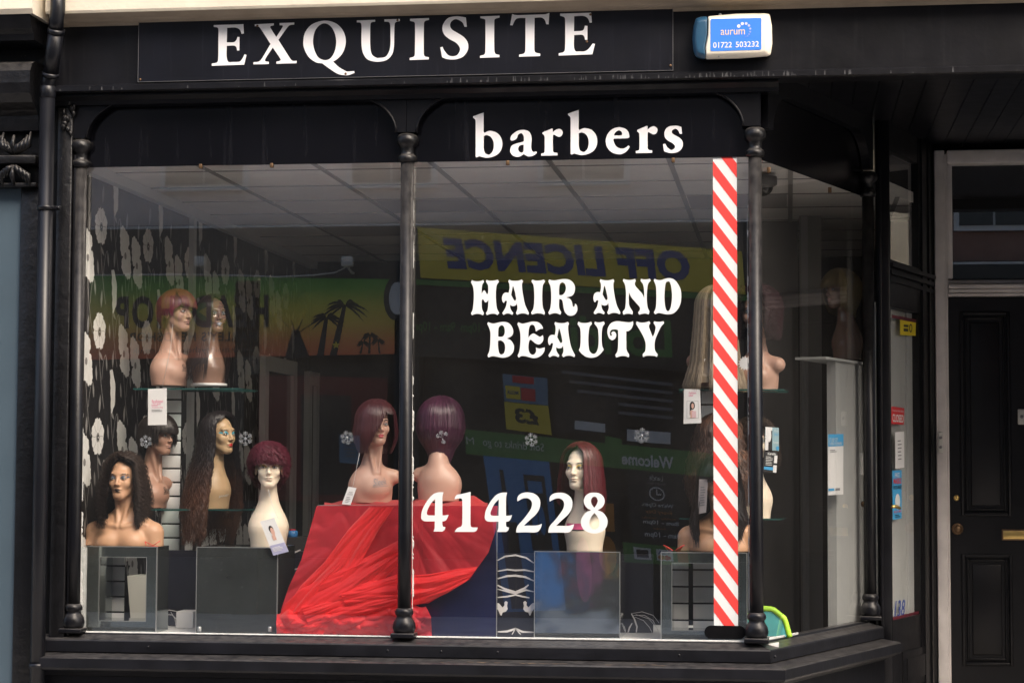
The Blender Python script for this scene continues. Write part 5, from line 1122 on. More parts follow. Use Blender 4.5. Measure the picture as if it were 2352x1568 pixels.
# --- deep inside on the white cupboard: blonde pixie
tN = mannequin('dark mannequin with blonde pixie wig standing on the grey cupboard behind the return window', 'swan', 1938, 826, None, -52*D2, S_DARK, .95, L_NUDE, None)
wig(tN, 'swan', dict(R=(.104, .122, .110), z_end=lambda p: -.06-.07*abs(math.sin(p/2)), bang=.024, win=(-.9, .9), n=900, wd=.0042, hang=((0, 1), (.06, .95), (.14, .7)), rag=.03, fr=.05, col=lambda phi, s, rnd: np.tile(np.array((.24, .18, .07)), (len(phi), len(s), 1))), 25)

# ================================================================== window display
def box_thing(name, label, cat, group=None, loc=(0, 0, 0)): return thing(name, label, cat, loc, 0, group)
def px_box(x0, x1, y0, y1, Y): a = P(x0, y1, Y); c = P(x1, y0, Y); return a[0], c[0], a[2], c[2]
ZB = .802
def frame_plinth(x0, x1, y0, hx0, hx1, hy0, hy1, Y, depth, label):
    X0, X1, _, Z1 = px_box(x0, x1, y0, 1400, Y); h0, h1, hz0, hz1 = px_box(hx0, hx1, hy0, hy1, Y); t = box_thing('display_plinth', label, 'display plinth', 'mirror clad display plinths', ((X0+X1)/2, Y, ZB))
    b = MB()
    for (a0, a1, c0_, c1_) in ((X0, h0, ZB, Z1), (h1, X1, ZB, Z1), (h0, h1, hz1, Z1), (h0, h1, ZB, hz0)): b.box((a0, Y, c0_), (a1, Y+depth, c1_), MIRRORFRAME)
    part('frame', b, t); b = MB(); e = .003
    for (a0, a1, c0_, c1_) in ((X0, X1, Z1-e, Z1+.001), (X1-e, X1+.001, ZB, Z1), (X0-.001, X0+e, ZB, Z1), (h0-e, h1+e, hz0-e, hz0), (h0-e, h1+e, hz1, hz1+e), (h0-e, h0, hz0, hz1), (h1, h1+e, hz0, hz1)): b.box((a0, Y-.0015, c0_), (a1, Y+.01, c1_), STEELEDGE)
    part('edge_strip', b, t); return t
def solid_plinth(x0, x1, y0, Y, depth, m, label):
    X0, X1, _, Z1 = px_box(x0, x1, y0, 1400, Y); t = box_thing('display_plinth', label, 'display plinth', 'mirror clad display plinths', ((X0+X1)/2, Y, ZB))
    b = MB(); b.box((X0, Y, ZB), (X1, Y+depth, Z1), m); part('carcass', b, t); b = MB(); e = .0025
    for (a0, a1, c0_, c1_) in ((X0, X1, Z1-e, Z1+.001), (X1-e, X1+.001, ZB, Z1), (X0-.001, X0+e, ZB, Z1)): b.box((a0, Y-.0015, c0_), (a1, Y+.008, c1_), STEELEDGE)
    part('edge_strip', b, t); return t
frame_plinth(197, 361, 1255, 227, 336, 1280, 1424, .14, .20, 'open mirror framed plinth under the tan mannequin with dark curls')
solid_plinth(450, 638, 1257, .14, .36, MIRRORDARK, 'dark scratched mirror plinth under the cream mannequin with short burgundy wig')
solid_plinth(727, 1142, 1162, .16, .42, MIRRORBLUE, 'wide dark blue gloss plinth under the red organza drape')
solid_plinth(1227, 1424, 1267, .14, .36, MIRROR, 'rippled mirror plinth under the cream mannequin with burgundy bob')
frame_plinth(1518, 1716, 1269, 1544, 1690, 1294, 1446, .14, .17, 'open mirror framed plinth beside the barber pole with white slats inside')
# chrome feet by the scratched plinth
for px in (458, 620):
    q = P(px, 1449, .11); b = MB(); b.lathe([(.010, 0), (.010, .022), (.006, .024)], tuple(q), STEELEDGE, 16); tag(b.build('chrome_foot'), 'small chrome peg under the %s corner of the dark scratched plinth' % ('left' if px < 500 else 'right'), 'peg')
# slatwall panels
def slat_panel(name, label, xa, xb, y0, y1, Y, pitch_px=34, lean=0.0, m=SLAT):
    x0_, x1_, z0, z1 = px_box(xa, xb, y0, y1, Y); t = thing(name, label, 'slat panel', ((x0_+x1_)/2, Y, z0), 0, 'white slat panels'); n = int(round((z1-z0)/.075)); b = MB(); h = (z1-z0)/n
    b.box((x0_, Y+.012, z0), (x1_, Y+.02, z1), BLACKPRINT)
    for i in range(n): b.box((x0_, Y, z0+i*h+.005), (x1_, Y+.011, z0+(i+1)*h-.004), m, .002)
    part('slats', b, t); return t
slat_panel('slat_panel', 'tall white slatted panel behind the brown bowl cut mannequin', 368, 416, 886, 1330, .74)
slat_panel('slat_panel', 'white slatted panel behind the barber pole under the upper right shelf', 1612, 1652, 896, 1330, .78)
slat_panel('slat_panel', 'white slats seen through the open mirror frame at the left', 230, 286, 1264, 1440, .38)
slat_panel('slat_panel', 'left white slats seen through the open frame beside the barber pole', 1546, 1581, 1270, 1462, .36)
slat_panel('slat_panel', 'right white slats seen through the open frame beside the barber pole', 1592, 1650, 1270, 1462, .35)
# portable white heater behind the left plinths
hp = thing('portable_heater', 'off white portable heater standing behind the open mirror framed plinth', 'heater', tuple(P(330, 1440, .75)))
x0_, x1_, z0, z1 = px_box(292, 440, 1440, 1322, .72); b = MB(); b.prism([(x0_, z0), (x0_+.03, z1-.04), (x0_+.07, z1), (x1_-.05, z1), (x1_, z1-.05), (x1_, z0)], .72, .95, OFFWHITE); part('casing', b, hp)
b = MB(); b.box((x0_+.09, .712, z1-.10), (x1_-.04, .72, z1-.03), mat('grey_display', (.30, .31, .31), .4), .004); part('control_panel', b, hp)
b = MB()
for i in range(4): b.box((x0_+.045+.012*i, .712, z1-.17), (x0_+.050+.012*i, .72, z1-.09), BLACKPRINT)
part('vent_grille', b, hp)
q0 = P(404, 1448, .45); b = MB(); b.box((q0[0], .45, ZB), (q0[0]+.09, .60, ZB+.085), CARD, .003); tag(b.build('white_carton'), 'small white carton on the window bed between the left plinths', 'carton')
# dark backdrop with white branches and doves
bd = thing('branch_backdrop', 'low dark screen with white branches and doves behind the plinths', 'screen', tuple(P(930, 1448, .58)))
x0_, x1_, z0, z1 = px_box(372, 1500, 1447, 1262, .58)
NIGHT = mat('night_blue_screen', (.010, .011, .020), .35)
b = MB(); b.box((x0_, .58, ZB), (x1_, .60, P(1180, 1270, .58)[2]), NIGHT); part('sheet', b, bd)
BRANCH = mat('pale_branch_print', (.62, .60, .60), .6); b = MB()
xg0, xg1, _, zg1 = px_box(1143, 1227, 1271, 1440, .19); gp = MB(); gp.box((xg0, .19, ZB), (xg1, .21, zg1), NIGHT); gp.box(((xg0+xg1)/2-.001, .188, ZB), ((xg0+xg1)/2+.001, .191, zg1), BLACKPRINT); part('sheet', gp, bd)
def stroke(px, wd):
    p = [P(x, y, .577 if not 1140 < x < 1230 else .187) for x, y in px]; k = len(px); A = []
    for i in range(k):
        d = p[min(i+1, k-1)]-p[max(i-1, 0)]; d /= np.linalg.norm(d); nn = np.array([-d[2], 0, d[0]])*wd*(1 if 0 < i < k-1 else .6); A.append([p[i]+nn, p[i]-nn])
    b.grid(np.array(A), BRANCH, False)
for s_, wd in (([(1143, 1286), (1160, 1277), (1184, 1274), (1208, 1280), (1226, 1292)], .004), ([(1143, 1311), (1165, 1307), (1184, 1309), (1205, 1308), (1226, 1312)], .004), ([(1143, 1328), (1165, 1322), (1184, 1321), (1206, 1324), (1226, 1333)], .005),
               ([(1143, 1343), (1160, 1352), (1184, 1359), (1205, 1350), (1214, 1342)], .005), ([(1143, 1352), (1163, 1357), (1184, 1362), (1208, 1354), (1226, 1358)], .004), ([(1143, 1371), (1165, 1369), (1184, 1365), (1200, 1369), (1216, 1372)], .004),
               ([(1143, 1450), (1165, 1449), (1184, 1443), (1200, 1450), (1226, 1451)], .005), ([(1176, 1456), (1184, 1443), (1196, 1456)], .004),
               ([(372, 1402), (390, 1400), (410, 1404), (425, 1420), (440, 1440)], .002), ([(372, 1410), (395, 1411), (410, 1425), (415, 1447)], .002), ([(376, 1420), (385, 1432), (388, 1448)], .002), ([(392, 1404), (402, 1420), (405, 1445)], .002),
               ([(642, 1332), (655, 1320), (672, 1308), (690, 1303)], .004), ([(650, 1280), (668, 1272), (690, 1262)], .005), ([(655, 1300), (668, 1306), (675, 1312)], .004), ([(640, 1350), (655, 1362), (660, 1380), (655, 1392)], .005),
               ([(1440, 1460), (1446, 1440), (1452, 1430)], .004), ([(1461, 1456), (1463, 1438), (1457, 1420), (1450, 1408)], .004), ([(1450, 1408), (1475, 1404), (1500, 1412), (1514, 1430)], .0015), ([(1455, 1412), (1480, 1412), (1500, 1424), (1512, 1448)], .0015), ([(1458, 1416), (1478, 1424), (1492, 1440), (1500, 1456)], .0015), ([(1460, 1410), (1490, 1420), (1508, 1440)], .0015)): stroke(s_, wd)
for s in (-1, 1):  # mirrored half of doves and branches is a corner reflection drawn as print
    cx = 1184+s*28; dv = [(-14, -15), (-8, -18), (-3, -14), (-4, -8), (2, -2), (14, -12), (24, -14), (22, -2), (14, 8), (10, 16), (6, 18), (2, 10), (-8, 8), (-14, 2), (-12, -6)]
    b.add([P(cx+s*x*.72, 1396+y*.95, .186) for x, y in dv], [tuple(range(len(dv)))], BRANCH)
part('branch_print', b, bd)
# ------------------------------------------------------------------ red organza drape
dr = thing('red_drape', 'sheer red organza cloth draped over the wide plinth and heaped on the window bed', 'drape', tuple(P(880, 1300, .13)))
def curve(pts, n):
    p = np.array(pts, float); d = np.r_[0, np.cumsum(np.hypot(*np.diff(p, axis=0).T))]; t = np.linspace(0, d[-1], n); return np.stack([np.interp(t, d, p[:, 0]), np.interp(t, d, p[:, 1])], 1)
def cloth(Lp, Rp, Y, ny_, nx_, fold, m, name, dy=0.0):
    Lc, Rc = curve(Lp, ny_), curve(Rp, ny_); A = np.zeros((ny_, nx_, 3))
    for i in range(ny_):
        for j in range(nx_):
            u = j/(nx_-1); x, y = Lc[i]*(1-u)+Rc[i]*u; y += dy*noise.noise(Vector((x/38, 4.2, 0)))*(1-i/(ny_-1)); A[i, j] = P(x, y, Y-fold(x, y, u, i/(ny_-1)))
    b = MB(); b.grid(A, m); return part(name, b, dr)
def bil(a, b_, c=0.0): return min(1.0, 2.3*abs(noise.noise(Vector((a, b_, c)))))      # rounded billows with creased valleys
def fold_veil(x, y, u, v):
    th = math.atan2(y-1120, 1000-x); r_ = math.hypot(x-1000, y-1120)/330
    return .004+.046*min(1, r_*v*1.2)*(.7*bil(th*4.6, r_*1.1, 3)+.3*bil(th*10, r_*2.2, 7))+.005*bil(x/40, y/60, 1)
cloth([(727, 1161), (712, 1215), (692, 1285), (664, 1345), (646, 1398), (637, 1452)], [(922, 1160), (920, 1210), (918, 1290), (915, 1360), (912, 1410), (908, 1456)], .155, 110, 90, fold_veil, ORGANZA, 'veil')
def fold_r(x, y, u, v):
    th = math.atan2(y-1120, x-900); r_ = math.hypot(x-900, y-1120)/260
    return .004+.036*min(1, r_*v*1.2)*(.75*bil(th*4.2, r_*1.2, 12)+.25*bil(th*9, r_*2, 15))+.004*bil(x/40, y/60, 2)
cloth([(918, 1161), (918, 1230), (918, 1300), (918, 1360), (918, 1392)], [(1143, 1161), (1139, 1215), (1122, 1268), (1078, 1330), (985, 1384)], .155, 80, 80, fold_r, ORGANZA, 'veil')
def fold_s(k, sd=0.0, a=1.0): return lambda x, y, u, v: .014+a*(.022*math.sin(math.pi*u)**.6+(.030*bil(u*k*.30, v*1.5, sd*9)+.012*bil(u*k*.75+v, v*3.2, sd*9+4))*(.6+.4*v))
cloth([(848, 1164), (800, 1215), (745, 1290), (690, 1345), (646, 1410)], [(905, 1164), (868, 1220), (830, 1290), (785, 1345), (720, 1400)], .140, 90, 50, fold_s(7, .3), REDSOLID, 'sash')
cloth([(640, 1452), (640, 1420), (655, 1385), (690, 1352), (800, 1300), (915, 1240)], [(742, 1456), (760, 1430), (790, 1405), (830, 1375), (870, 1340), (918, 1296)], .125, 90, 44, fold_s(9, 1.2), REDSOLID, 'sash')
cloth([(1098, 1300), (1050, 1306), (985, 1318), (918, 1322), (850, 1334), (780, 1356)], [(1072, 1334), (1030, 1360), (980, 1382), (918, 1396), (850, 1402), (800, 1402)], .122, 90, 44, fold_s(8, 2.1), REDSOLID, 'sash')
cloth([(912, 1318), (830, 1345), (760, 1365), (690, 1390)], [(912, 1396), (850, 1408), (790, 1422), (715, 1448)], .105, 60, 44, fold_s(10, .7), REDSOLID, 'sash')
def fold_h(x, y, u, v): return .048*math.sin(math.pi*min(1, v*1.04))**.8+(.030*bil(x/64+y/90, y/34, 5)+.012*bil(x/27, y/19, 9))*min(1, v*2.5)
cloth([(636, 1408), (634, 1430), (636, 1454)], [(918, 1388), (920, 1420), (918, 1459)], .120, 40, 200, fold_h, REDSOLID, 'hem_heap', 26)
cloth([(918, 1380), (920, 1420), (918, 1459)], [(978, 1392), (990, 1420), (992, 1460)], .125, 30, 50, fold_h, ORGANZA, 'hem_heap', 18)
# rosette
A = []
c_ = (795, 1418)
for i in range(130):
    a = i*.16; r0 = 5+i*.36; row = []
    for j in range(7):
        v = j/6; r = r0*(1+.16*math.sin(a*2.3+1)+.07*math.sin(a*5.1))+v*(8+4*math.sin(a*1.7)); row.append(P(c_[0]+r*1.35*math.cos(a), c_[1]+r*.74*math.sin(a)-3, .088-(.018+.012*math.sin(a*1.3))*math.sin(math.pi*v)+.0004*i+.004*math.sin(a*7)))
    A.append(row)
b = MB(); b.grid(np.array(A), REDSOLID); part('rosette', b, dr)
# top layer bunched round the two busts
A = []
for i in range(70):
    u = i/69; x = 745+(1120-745)*u; row = []
    hgt = 8+9*abs(math.sin(u*9.5))*math.sin(math.pi*u)+5*math.sin(u*23)*math.sin(math.pi*u)+(12*math.exp(-((x-1085)/26)**2))
    for j in range(10):
        v = j/9; q = P(x, 1162, .155+.40*v); row.append((q[0], q[1], P(x, 1162, .155)[2]+.002+hgt/465*math.sin(math.pi*min(1, v*1.15))*(.75+.25*math.sin(u*40+v*6))))
    A.append(row)
b = MB(); b.grid(np.array(A), REDSOLID); part('top_fold', b, dr)
# ------------------------------------------------------------------ glass shelves
def shelf(label, px):
    t = thing('glass_shelf', label, 'shelf', tuple(np.mean(px, 0)), 0, 'glass display shelves'); th = .008; v = [tuple(p) for p in px]; lo = [(p[0], p[1], p[2]-th) for p in px]; n = 4
    b = MB(); b.add(v, [(0, 1, 2, 3)], SHELFGLASS); part('plate', b, t)
    b = MB(); b.add(v+lo, [(i, (i+1) % n, (i+1) % n+n, i+n) for i in range(n)], SHELFEDGE); part('edge', b, t)
def shelf_px(xa, xb, y, Ya, Yb, Z=None):
    z = P(xa, y, Ya)[2]; a = P(xa, y, Ya); c = P(xb, y, Ya); dx = 0.0
    return [(a[0], Ya, z), (c[0], Ya+.02, z), (c[0]+.02, Yb, z), (a[0]-.02, Yb, z)]
shelf('upper left glass shelf under the copper pixie wig', shelf_px(306, 546, 891, .50, .82)); shelf('lower left glass shelf under the ombre wig', shelf_px(344, 552, 1168, .52, .84))
shelf('upper right glass shelf under the blonde wig', shelf_px(1560, 1802, 893, .50, .80)); shelf('lower right glass shelf under the wavy brown wig', shelf_px(1560, 1795, 1189, .54, .84))
# ------------------------------------------------------------------ cards, tags, stickers
pp = lambda Y: (lambda x, y: P(x, y, Y))
notice('wig_tag', 'white swing tag with pink print hanging from the copper pixie wig', [(340, 893), (383, 891), (383, 975), (340, 976)], CARD, [('text', PINKPRINT, .2, .60, .80, .70, 'fashion', .0), ('text', PINKPRINT, .2, .52, .52, .59, 'idol', .0), ('text', PINKPRINT, .54, .545, .68, .59, '101', .0), ('text', PINKPRINT, .22, .455, .80, .50, 'Premium Wig', .0)]+lines(GREYPRINT, .2, .8, .43, .36, 3), pp(.44), 'tag')
notice('wig_tag', 'tilted tag with portrait picture and lilac foot hanging on the cream swan neck mannequin', [(597, 1197), (630, 1188), (663, 1266), (628, 1275)], CARD, [('rect', CARDLILAC, 0, 0, 1, .28), ('oval', BLACKPRINT, .36, .60, .66, .82), ('oval', SKINPRINT, .42, .52, .66, .76), ('rect', SKINPRINT, .38, .40, .60, .54)]+lines(CARD, .1, .8, .22, .08, 4), pp(.115), 'tag')
notice('wig_tag', 'narrow leaning white swing tag at the left edge of the red draped plinth', [(800, 1117), (819, 1120), (805, 1159), (785, 1157)], CARD, [('text', GREYPRINT, .3, .66, .75, .76, 'HAIR', 0), ('text', GREYPRINT, .2, .54, .85, .64, 'COUTURE', 0)]+lines(GREYPRINT, .25, .8, .46, .1, 4, .3), pp(.14), 'tag')
notice('wig_tag', 'grey backed tag with a long haired model hanging under the blonde wig', [(1571, 893), (1608, 894), (1611, 971), (1570, 973)], CARD, [('text', PINKPRINT, .30, .86, .75, .93, 'fashion', 0), ('text', PINKPRINT, .30, .79, .55, .85, 'idol', 0), ('rect', GREYPRINT, .18, .15, .86, .66), ('rect', CARD, .195, .157, .845, .653), ('oval', BLACKPRINT, .35, .40, .66, .64), ('rect', BLACKPRINT, .35, .25, .46, .55), ('oval', SKINPRINT, .45, .43, .60, .59), ('rect', SKINPRINT, .38, .16, .56, .38), ('rect', mat('pale_pink_print', (.75, .52, .56), .5), .48, .16, .72, .36)], pp(.46), 'tag')
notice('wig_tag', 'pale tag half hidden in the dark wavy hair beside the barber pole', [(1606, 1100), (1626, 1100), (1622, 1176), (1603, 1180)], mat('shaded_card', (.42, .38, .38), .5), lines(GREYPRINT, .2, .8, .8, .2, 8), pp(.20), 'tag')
q = P(1712, 834, .10); b = MB(); st = [(q[0]+(.036 if i % 2 == 0 else .026)*math.sin(i*math.pi/15), q[2]+(.036 if i % 2 == 0 else .026)*math.cos(i*math.pi/15)) for i in range(30)]
b.prism(st, q[1], q[1]+.002, CARD); tag(b.build('price_star'), 'white jagged price star beside the right column near the upper shelf', 'price star')
b = MB(); b.add(project('stub', [(-.055, .125), (.07, .125), (.07, .165), (-.055, .165)], .02), [(0, 1, 2, 3)], CARD)
q0, q1 = P(1615, 850, .50), P(1640, 824, .50); b = MB(); b.box((q0[0], .50, q0[2]), (q1[0]+.06, .502, q1[2]), CARD); tag(b.build('white_label_band'), 'white paper band across the shoulders of the blonde wig mannequin', 'label')
b = MB(); b.tube([tuple(P(397, 745, .44)), tuple(P(392, 800, .43)), tuple(P(372, 893, .44))], .0011, STRING, 5); tag(b.build('tag_string'), 'thin white string from the copper pixie wig to its swing tag', 'string')
b = MB(); b.tube([tuple(P(616, 1124, .17)), tuple(P(626, 1160, .14)), tuple(P(639, 1190, .115))], .0011, STRING, 5); tag(b.build('tag_string'), 'thin white string from the short burgundy wig to the tilted portrait tag', 'string')
b = MB(); b.tube([tuple(P(826, 1040, .17)), tuple(P(818, 1080, .155)), tuple(P(810, 1118, .138))], .0010, STRING, 5); tag(b.build('tag_string'), 'thin white string from the burgundy bob to the narrow swing tag', 'string')
b = MB(); b.tube([tuple(P(1823, 1030, .36)), tuple(P(1825, 1150, .36))], .0008, STRING, 5)
bf = thing('butterfly_clip', 'red butterfly clip resting on the open frame plinth beside the barber pole', 'hair clip', tuple(P(1548, 1265, .18))); b = MB(); REDCLIP = mat('red_clip', (.75, .05, .04), .35)
for s in (-1, 1):
    b.add([P(1548+s*x, y, .18+.01*k) for k, (x, y) in enumerate(((2, 1264), (12, 1259), (23, 1251), (16, 1262), (8, 1268)))], [(0, 1, 2, 3, 4)], REDCLIP)
    b.tube([tuple(P(1548+s*2, 1264, .178)), tuple(P(1548+s*14, 1256, .176)), tuple(P(1548+s*24, 1251, .176))], .0025, REDCLIP, 6)
part('wings', b, bf)
b = MB()
for a_, c_2 in (((333, 1243), (352, 1252)), ((352, 1252), (368, 1241)), ((333, 1243), (336, 1252)), ((340, 1254), (362, 1254))): b.tube([tuple(P(*a_, .17)), tuple(P(*c_2, .165))], .002, REDCLIP, 6)
tag(b.build('ribbon'), 'thin red ribbon lying in front of the tan bust on the left plinth', 'ribbon')
# snowflake stickers
def snow(px, py, R_, arms, label, rot=0.0):
    c = P(px, py, -.003); t = thing('snowflake_sticker', label, 'sticker', tuple(c), 0, 'snowflake stickers on the glass'); b = MB()
    for i in arms:
        a = rad(90+60*i)+rot; d = np.array([math.cos(a), 0, math.sin(a)]); s_ = np.array([-d[2], 0, d[0]]); o = np.array([c[0], -.005, c[2]])
        b.tube([tuple(o+d*.004), tuple(o+d*R_)], .0012, CRYSTAL, 5); b.ball(tuple(o+d*R_), .0030, CRYSTAL, 8, 5)
        for k in (-1, 1):
            for f_ in (.5, .75):
                e = o+d*R_*f_; e2 = e+(d*.55+s_*k*.8)*R_*.32; b.tube([tuple(e), tuple(e2)], .0010, CRYSTAL, 5); b.ball(tuple(e2), .0024, CRYSTAL, 8, 5)
    if len(arms) > 4: b.ball((c[0], -.006, c[2]), (.007, .003, .007), CRYSTAL, 10, 6)
    part('crystal', b, t)
for (x, y, r, arms, rot, lb) in ((335, 1014, .029, range(6), .1, 'clear snowflake sticker in front of the brown bowl cut mannequin'), (564, 1007, .033, range(6), .0, 'clear snowflake sticker right of the red lips of the ombre wig mannequin'), (797, 1005, .031, range(6), .25, 'clear snowflake sticker at the tips of the burgundy bob'),
                                 (1016, 1004, .030, (0, 1, 3, 5), .25, 'broken snowflake sticker over the plum wig'), (1220, 1010, .030, range(6), .15, 'clear snowflake sticker between the plum wig and the burgundy bob on the right'), (1474, 1000, .035, range(6), -.1, 'clear snowflake sticker nearest the barber pole')): snow(x, y, r, arms, lb, rot)
# posters on the return glass
rp = lambda x, y: on_return(x, y, -.006)
notice('treatment_leaflet', 'blue and white hair treatment leaflet with a portrait on the return glass', [(1758, 980), (1789, 982), (1789, 1035), (1757, 1033)], mat('pale_blue_card', (.30, .46, .52), .4), [('rect', CARD, 0, 0, .5, 1), ('rect', BLACKPRINT, .22, 0, .5, .85), ('oval', CARD, .10, .35, .42, .95), ('text', WHITE, .62, .82, .95, .92, "it's in", 0), ('text', BLUEPRINT, .62, .66, .95, .76, 'nature', 0), ('text', WHITE, .55, .30, .95, .42, 'Keratin', 0), ('oval', BLUEPRINT, .76, .03, .96, .2)], rp, 'leaflet')
notice('price_leaflet', 'curled black price leaflet below the portrait leaflet on the return glass', [(1756, 1036), (1786, 1037), (1783, 1086), (1752, 1083)], BLACKPRINT, [('text', WHITE, .25, .84, .85, .96, 'Keratin', .03), ('rect', BLUEPRINT, .05, .12, .78, .26), ('rect', CARD, .72, .02, .98, .36), ('rect', CARD, .74, .46, .98, .82)]+lines(GREYWHITE, .1, .65, .78, .32, 6, .35), rp, 'leaflet')
notice('health_notice', 'white health notice with blue heading on the return glass', [(1902, 997), (1937, 996), (1937, 1135), (1902, 1137)], CARD, [('rect', BLUEPRINT, 0, .80, 1, 1), ('text', WHITE, .04, .88, .62, .94, "LET'S HELP STOP", 0), ('text', WHITE, .04, .82, .9, .87, 'THE SPREAD OF CORONAVIRUS', 0), ('rect', BLUEPRINT, 0, .07, .38, .11), ('rect', GREYPRINT, .45, .07, .75, .11)]+lines(GREYPRINT, .1, .55, .75, .70, 2), rp)
# ------------------------------------------------------------------ things further inside
def ret_box(mb, xa, xb, za, zb_, o0, o1, m, bev=.003):
    pa, pb = on_return(xa, 1100, -o0), on_return(xb, 1100, -o0); n2 = np.array([*NR, 0])*(o1-o0)
    q = [np.array([pa[0], pa[1], 0]), np.array([pb[0], pb[1], 0]), np.array([pb[0], pb[1], 0])-n2, np.array([pa[0], pa[1], 0])-n2]
    mb.add([(p[0], p[1], za) for p in q]+[(p[0], p[1], zb_) for p in q], [(3, 2, 1, 0), (4, 5, 6, 7)]+[(k, (k+1) % 4, (k+1) % 4+4, k+4) for k in range(4)], m)
zt_c = on_return(1940, 827, -.06)[2]
cb = thing('tall_cupboard', 'plain grey cupboard behind the return window carrying the blonde wig', 'cupboard', tuple(on_return(1950, 1400, -.2)))
b = MB(); ret_box(b, 1921, 1996, .3, zt_c-.014, .05, .10, CUPBOARD); part('carcass', b, cb); b = MB(); ret_box(b, 1898, 1998, zt_c-.013, zt_c, .03, .20, CUPBOARD); part('top', b, cb)
q = on_return(1983, 1157, -.04); b = MB(); b.ball(tuple(q), .016, DARKBRASS); part('knob', b, cb)
b = MB(); ret_box(b, 1977, 1989, on_return(1983, 1090, -.045)[2], on_return(1983, 1040, -.045)[2], .044, .049, CARD); part('paper_strip', b, cb)
ch = thing('folding_chair', 'teal canvas chair back with lime piping in the right corner of the window', 'chair', tuple(P(1780, 1460, .42)))
A = []; pts = curve([(1700, 1458), (1712, 1420), (1745, 1396), (1775, 1398), (1802, 1420), (1814, 1462)], 26)
b = MB(); b.add([P(x, y, .34) for x, y in pts]+[P(x, y, .37) for x, y in pts], [tuple(range(26)), tuple(range(51, 25, -1))]+[(i, i+26, (i+1) % 26+26, (i+1) % 26) for i in range(26)], TEAL); part('backrest', b, ch)
b = MB(); b.tube([tuple(P(x, y, .345)) for x, y in pts], .014, GREENTRIM, 8); part('piping', b, ch)
q = P(1752, 478, .9); cd = thing('ceiling_camera', 'dark dome camera under the shop ceiling right of the corner column', 'camera', tuple(q)); b = MB(); b.lathe([(.075, 0), (.075, -.04), (.06, -.05)], (q[0], q[1], Z_CEIL-.02), mat('dark_plastic', (.03, .03, .03), .4), 24); part('mount', b, cd); b = MB(); b.ball((q[0], q[1], Z_CEIL-.07), (.055, .055, .05), mat('dark_dome', (.01, .01, .01), .1), 20, 10); part('dome', b, cd)
def wall_mirror(label, pa, pb, Y0, Y1, zt, zb):
    t = thing('styling_mirror', label, 'mirror', (XW+.05, Y0, zb), 0, 'white framed styling mirrors'); b = MB(); w_ = .10; x = XW+.05
    b.box((x, Y0, zb), (x+.04, Y0+w_, zt), GREYWHITE); b.box((x, Y1-w_, zb), (x+.04, Y1, zt), GREYWHITE); b.box((x, Y0+w_, zt-w_), (x+.04, Y1-w_, zt), GREYWHITE); part('frame', b, t)
    b = MB(); b.box((x, Y0+w_, zb), (x+.015, Y1-w_, zt-w_), MIRRORDARK); part('glass', b, t)
ya = Px(580, 820, XW)[1]; yb = Px(655, 840, XW)[1]; wall_mirror('nearer tall white framed mirror against the flowered wall', 0, 0, ya, yb, Px(580, 815, XW)[2], .5)
yc_ = Px(683, 860, XW)[1]; yd = Px(742, 870, XW)[1]; wall_mirror('farther tall white framed mirror against the flowered wall', 0, 0, yc_, min(yd, Y_IN-.05), Px(683, 852, XW)[2], .5)
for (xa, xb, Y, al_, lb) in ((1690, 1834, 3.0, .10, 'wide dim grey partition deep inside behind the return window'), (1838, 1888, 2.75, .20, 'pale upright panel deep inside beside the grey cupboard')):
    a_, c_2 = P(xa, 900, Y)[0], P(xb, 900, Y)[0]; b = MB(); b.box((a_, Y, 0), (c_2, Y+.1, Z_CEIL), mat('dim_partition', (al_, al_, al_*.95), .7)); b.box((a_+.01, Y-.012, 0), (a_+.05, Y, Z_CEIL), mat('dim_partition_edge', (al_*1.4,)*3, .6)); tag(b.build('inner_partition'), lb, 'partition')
# shop clutter on a dark counter in the middle
ct = thing('counter', 'dark low counter deep in the shop behind the draped plinth', 'counter', tuple(P(760, 1240, 2.6))); b = MB(); x0_, x1_, z0, z1 = px_box(690, 1120, 1460, 1235, 2.6); b.box((x0_, 2.6, 0), (x1_, 3.1, z1-.03), WALLDARK); part('body', b, ct); b = MB(); b.box((x0_-.03, 2.57, z1-.03), (x1_+.03, 3.13, z1), DARKWOOD, .004); part('top', b, ct)
for (x, y, hgt, m, lb) in ((650, 1232, 38, mat('yellow_can', (.55, .45, .05), .4), 'yellow spray can on the dark counter right of the cream swan neck'), (672, 1236, 22, mat('blue_can', (.03, .16, .40), .4), 'short blue tub on the dark counter')):
    q = P(x, y, 1.2); r = .028; h_ = hgt/430; t = thing('spray_can', lb, 'can', tuple(q)); b = MB(); b.lathe([(r, 0), (r, h_*.78), (r*.6, h_*.86)], tuple(q), m, 16); part('body', b, t); b = MB(); b.lathe([(r*.6, h_*.86), (r*.6, h_)], tuple(q), REDPRINT, 14); part('cap', b, t)
x0_, x1_, z0, z1 = px_box(640, 690, 1470, 1238, 1.15); b = MB(); b.box((x0_, 1.16, ZB-.8), (x1_+.05, 1.4, P(650, 1232, 1.2)[2]-.001), WALLDARK); tag(b.build('storage_cabinet'), 'dark cabinet under the spray cans behind the scratched plinth', 'cabinet')
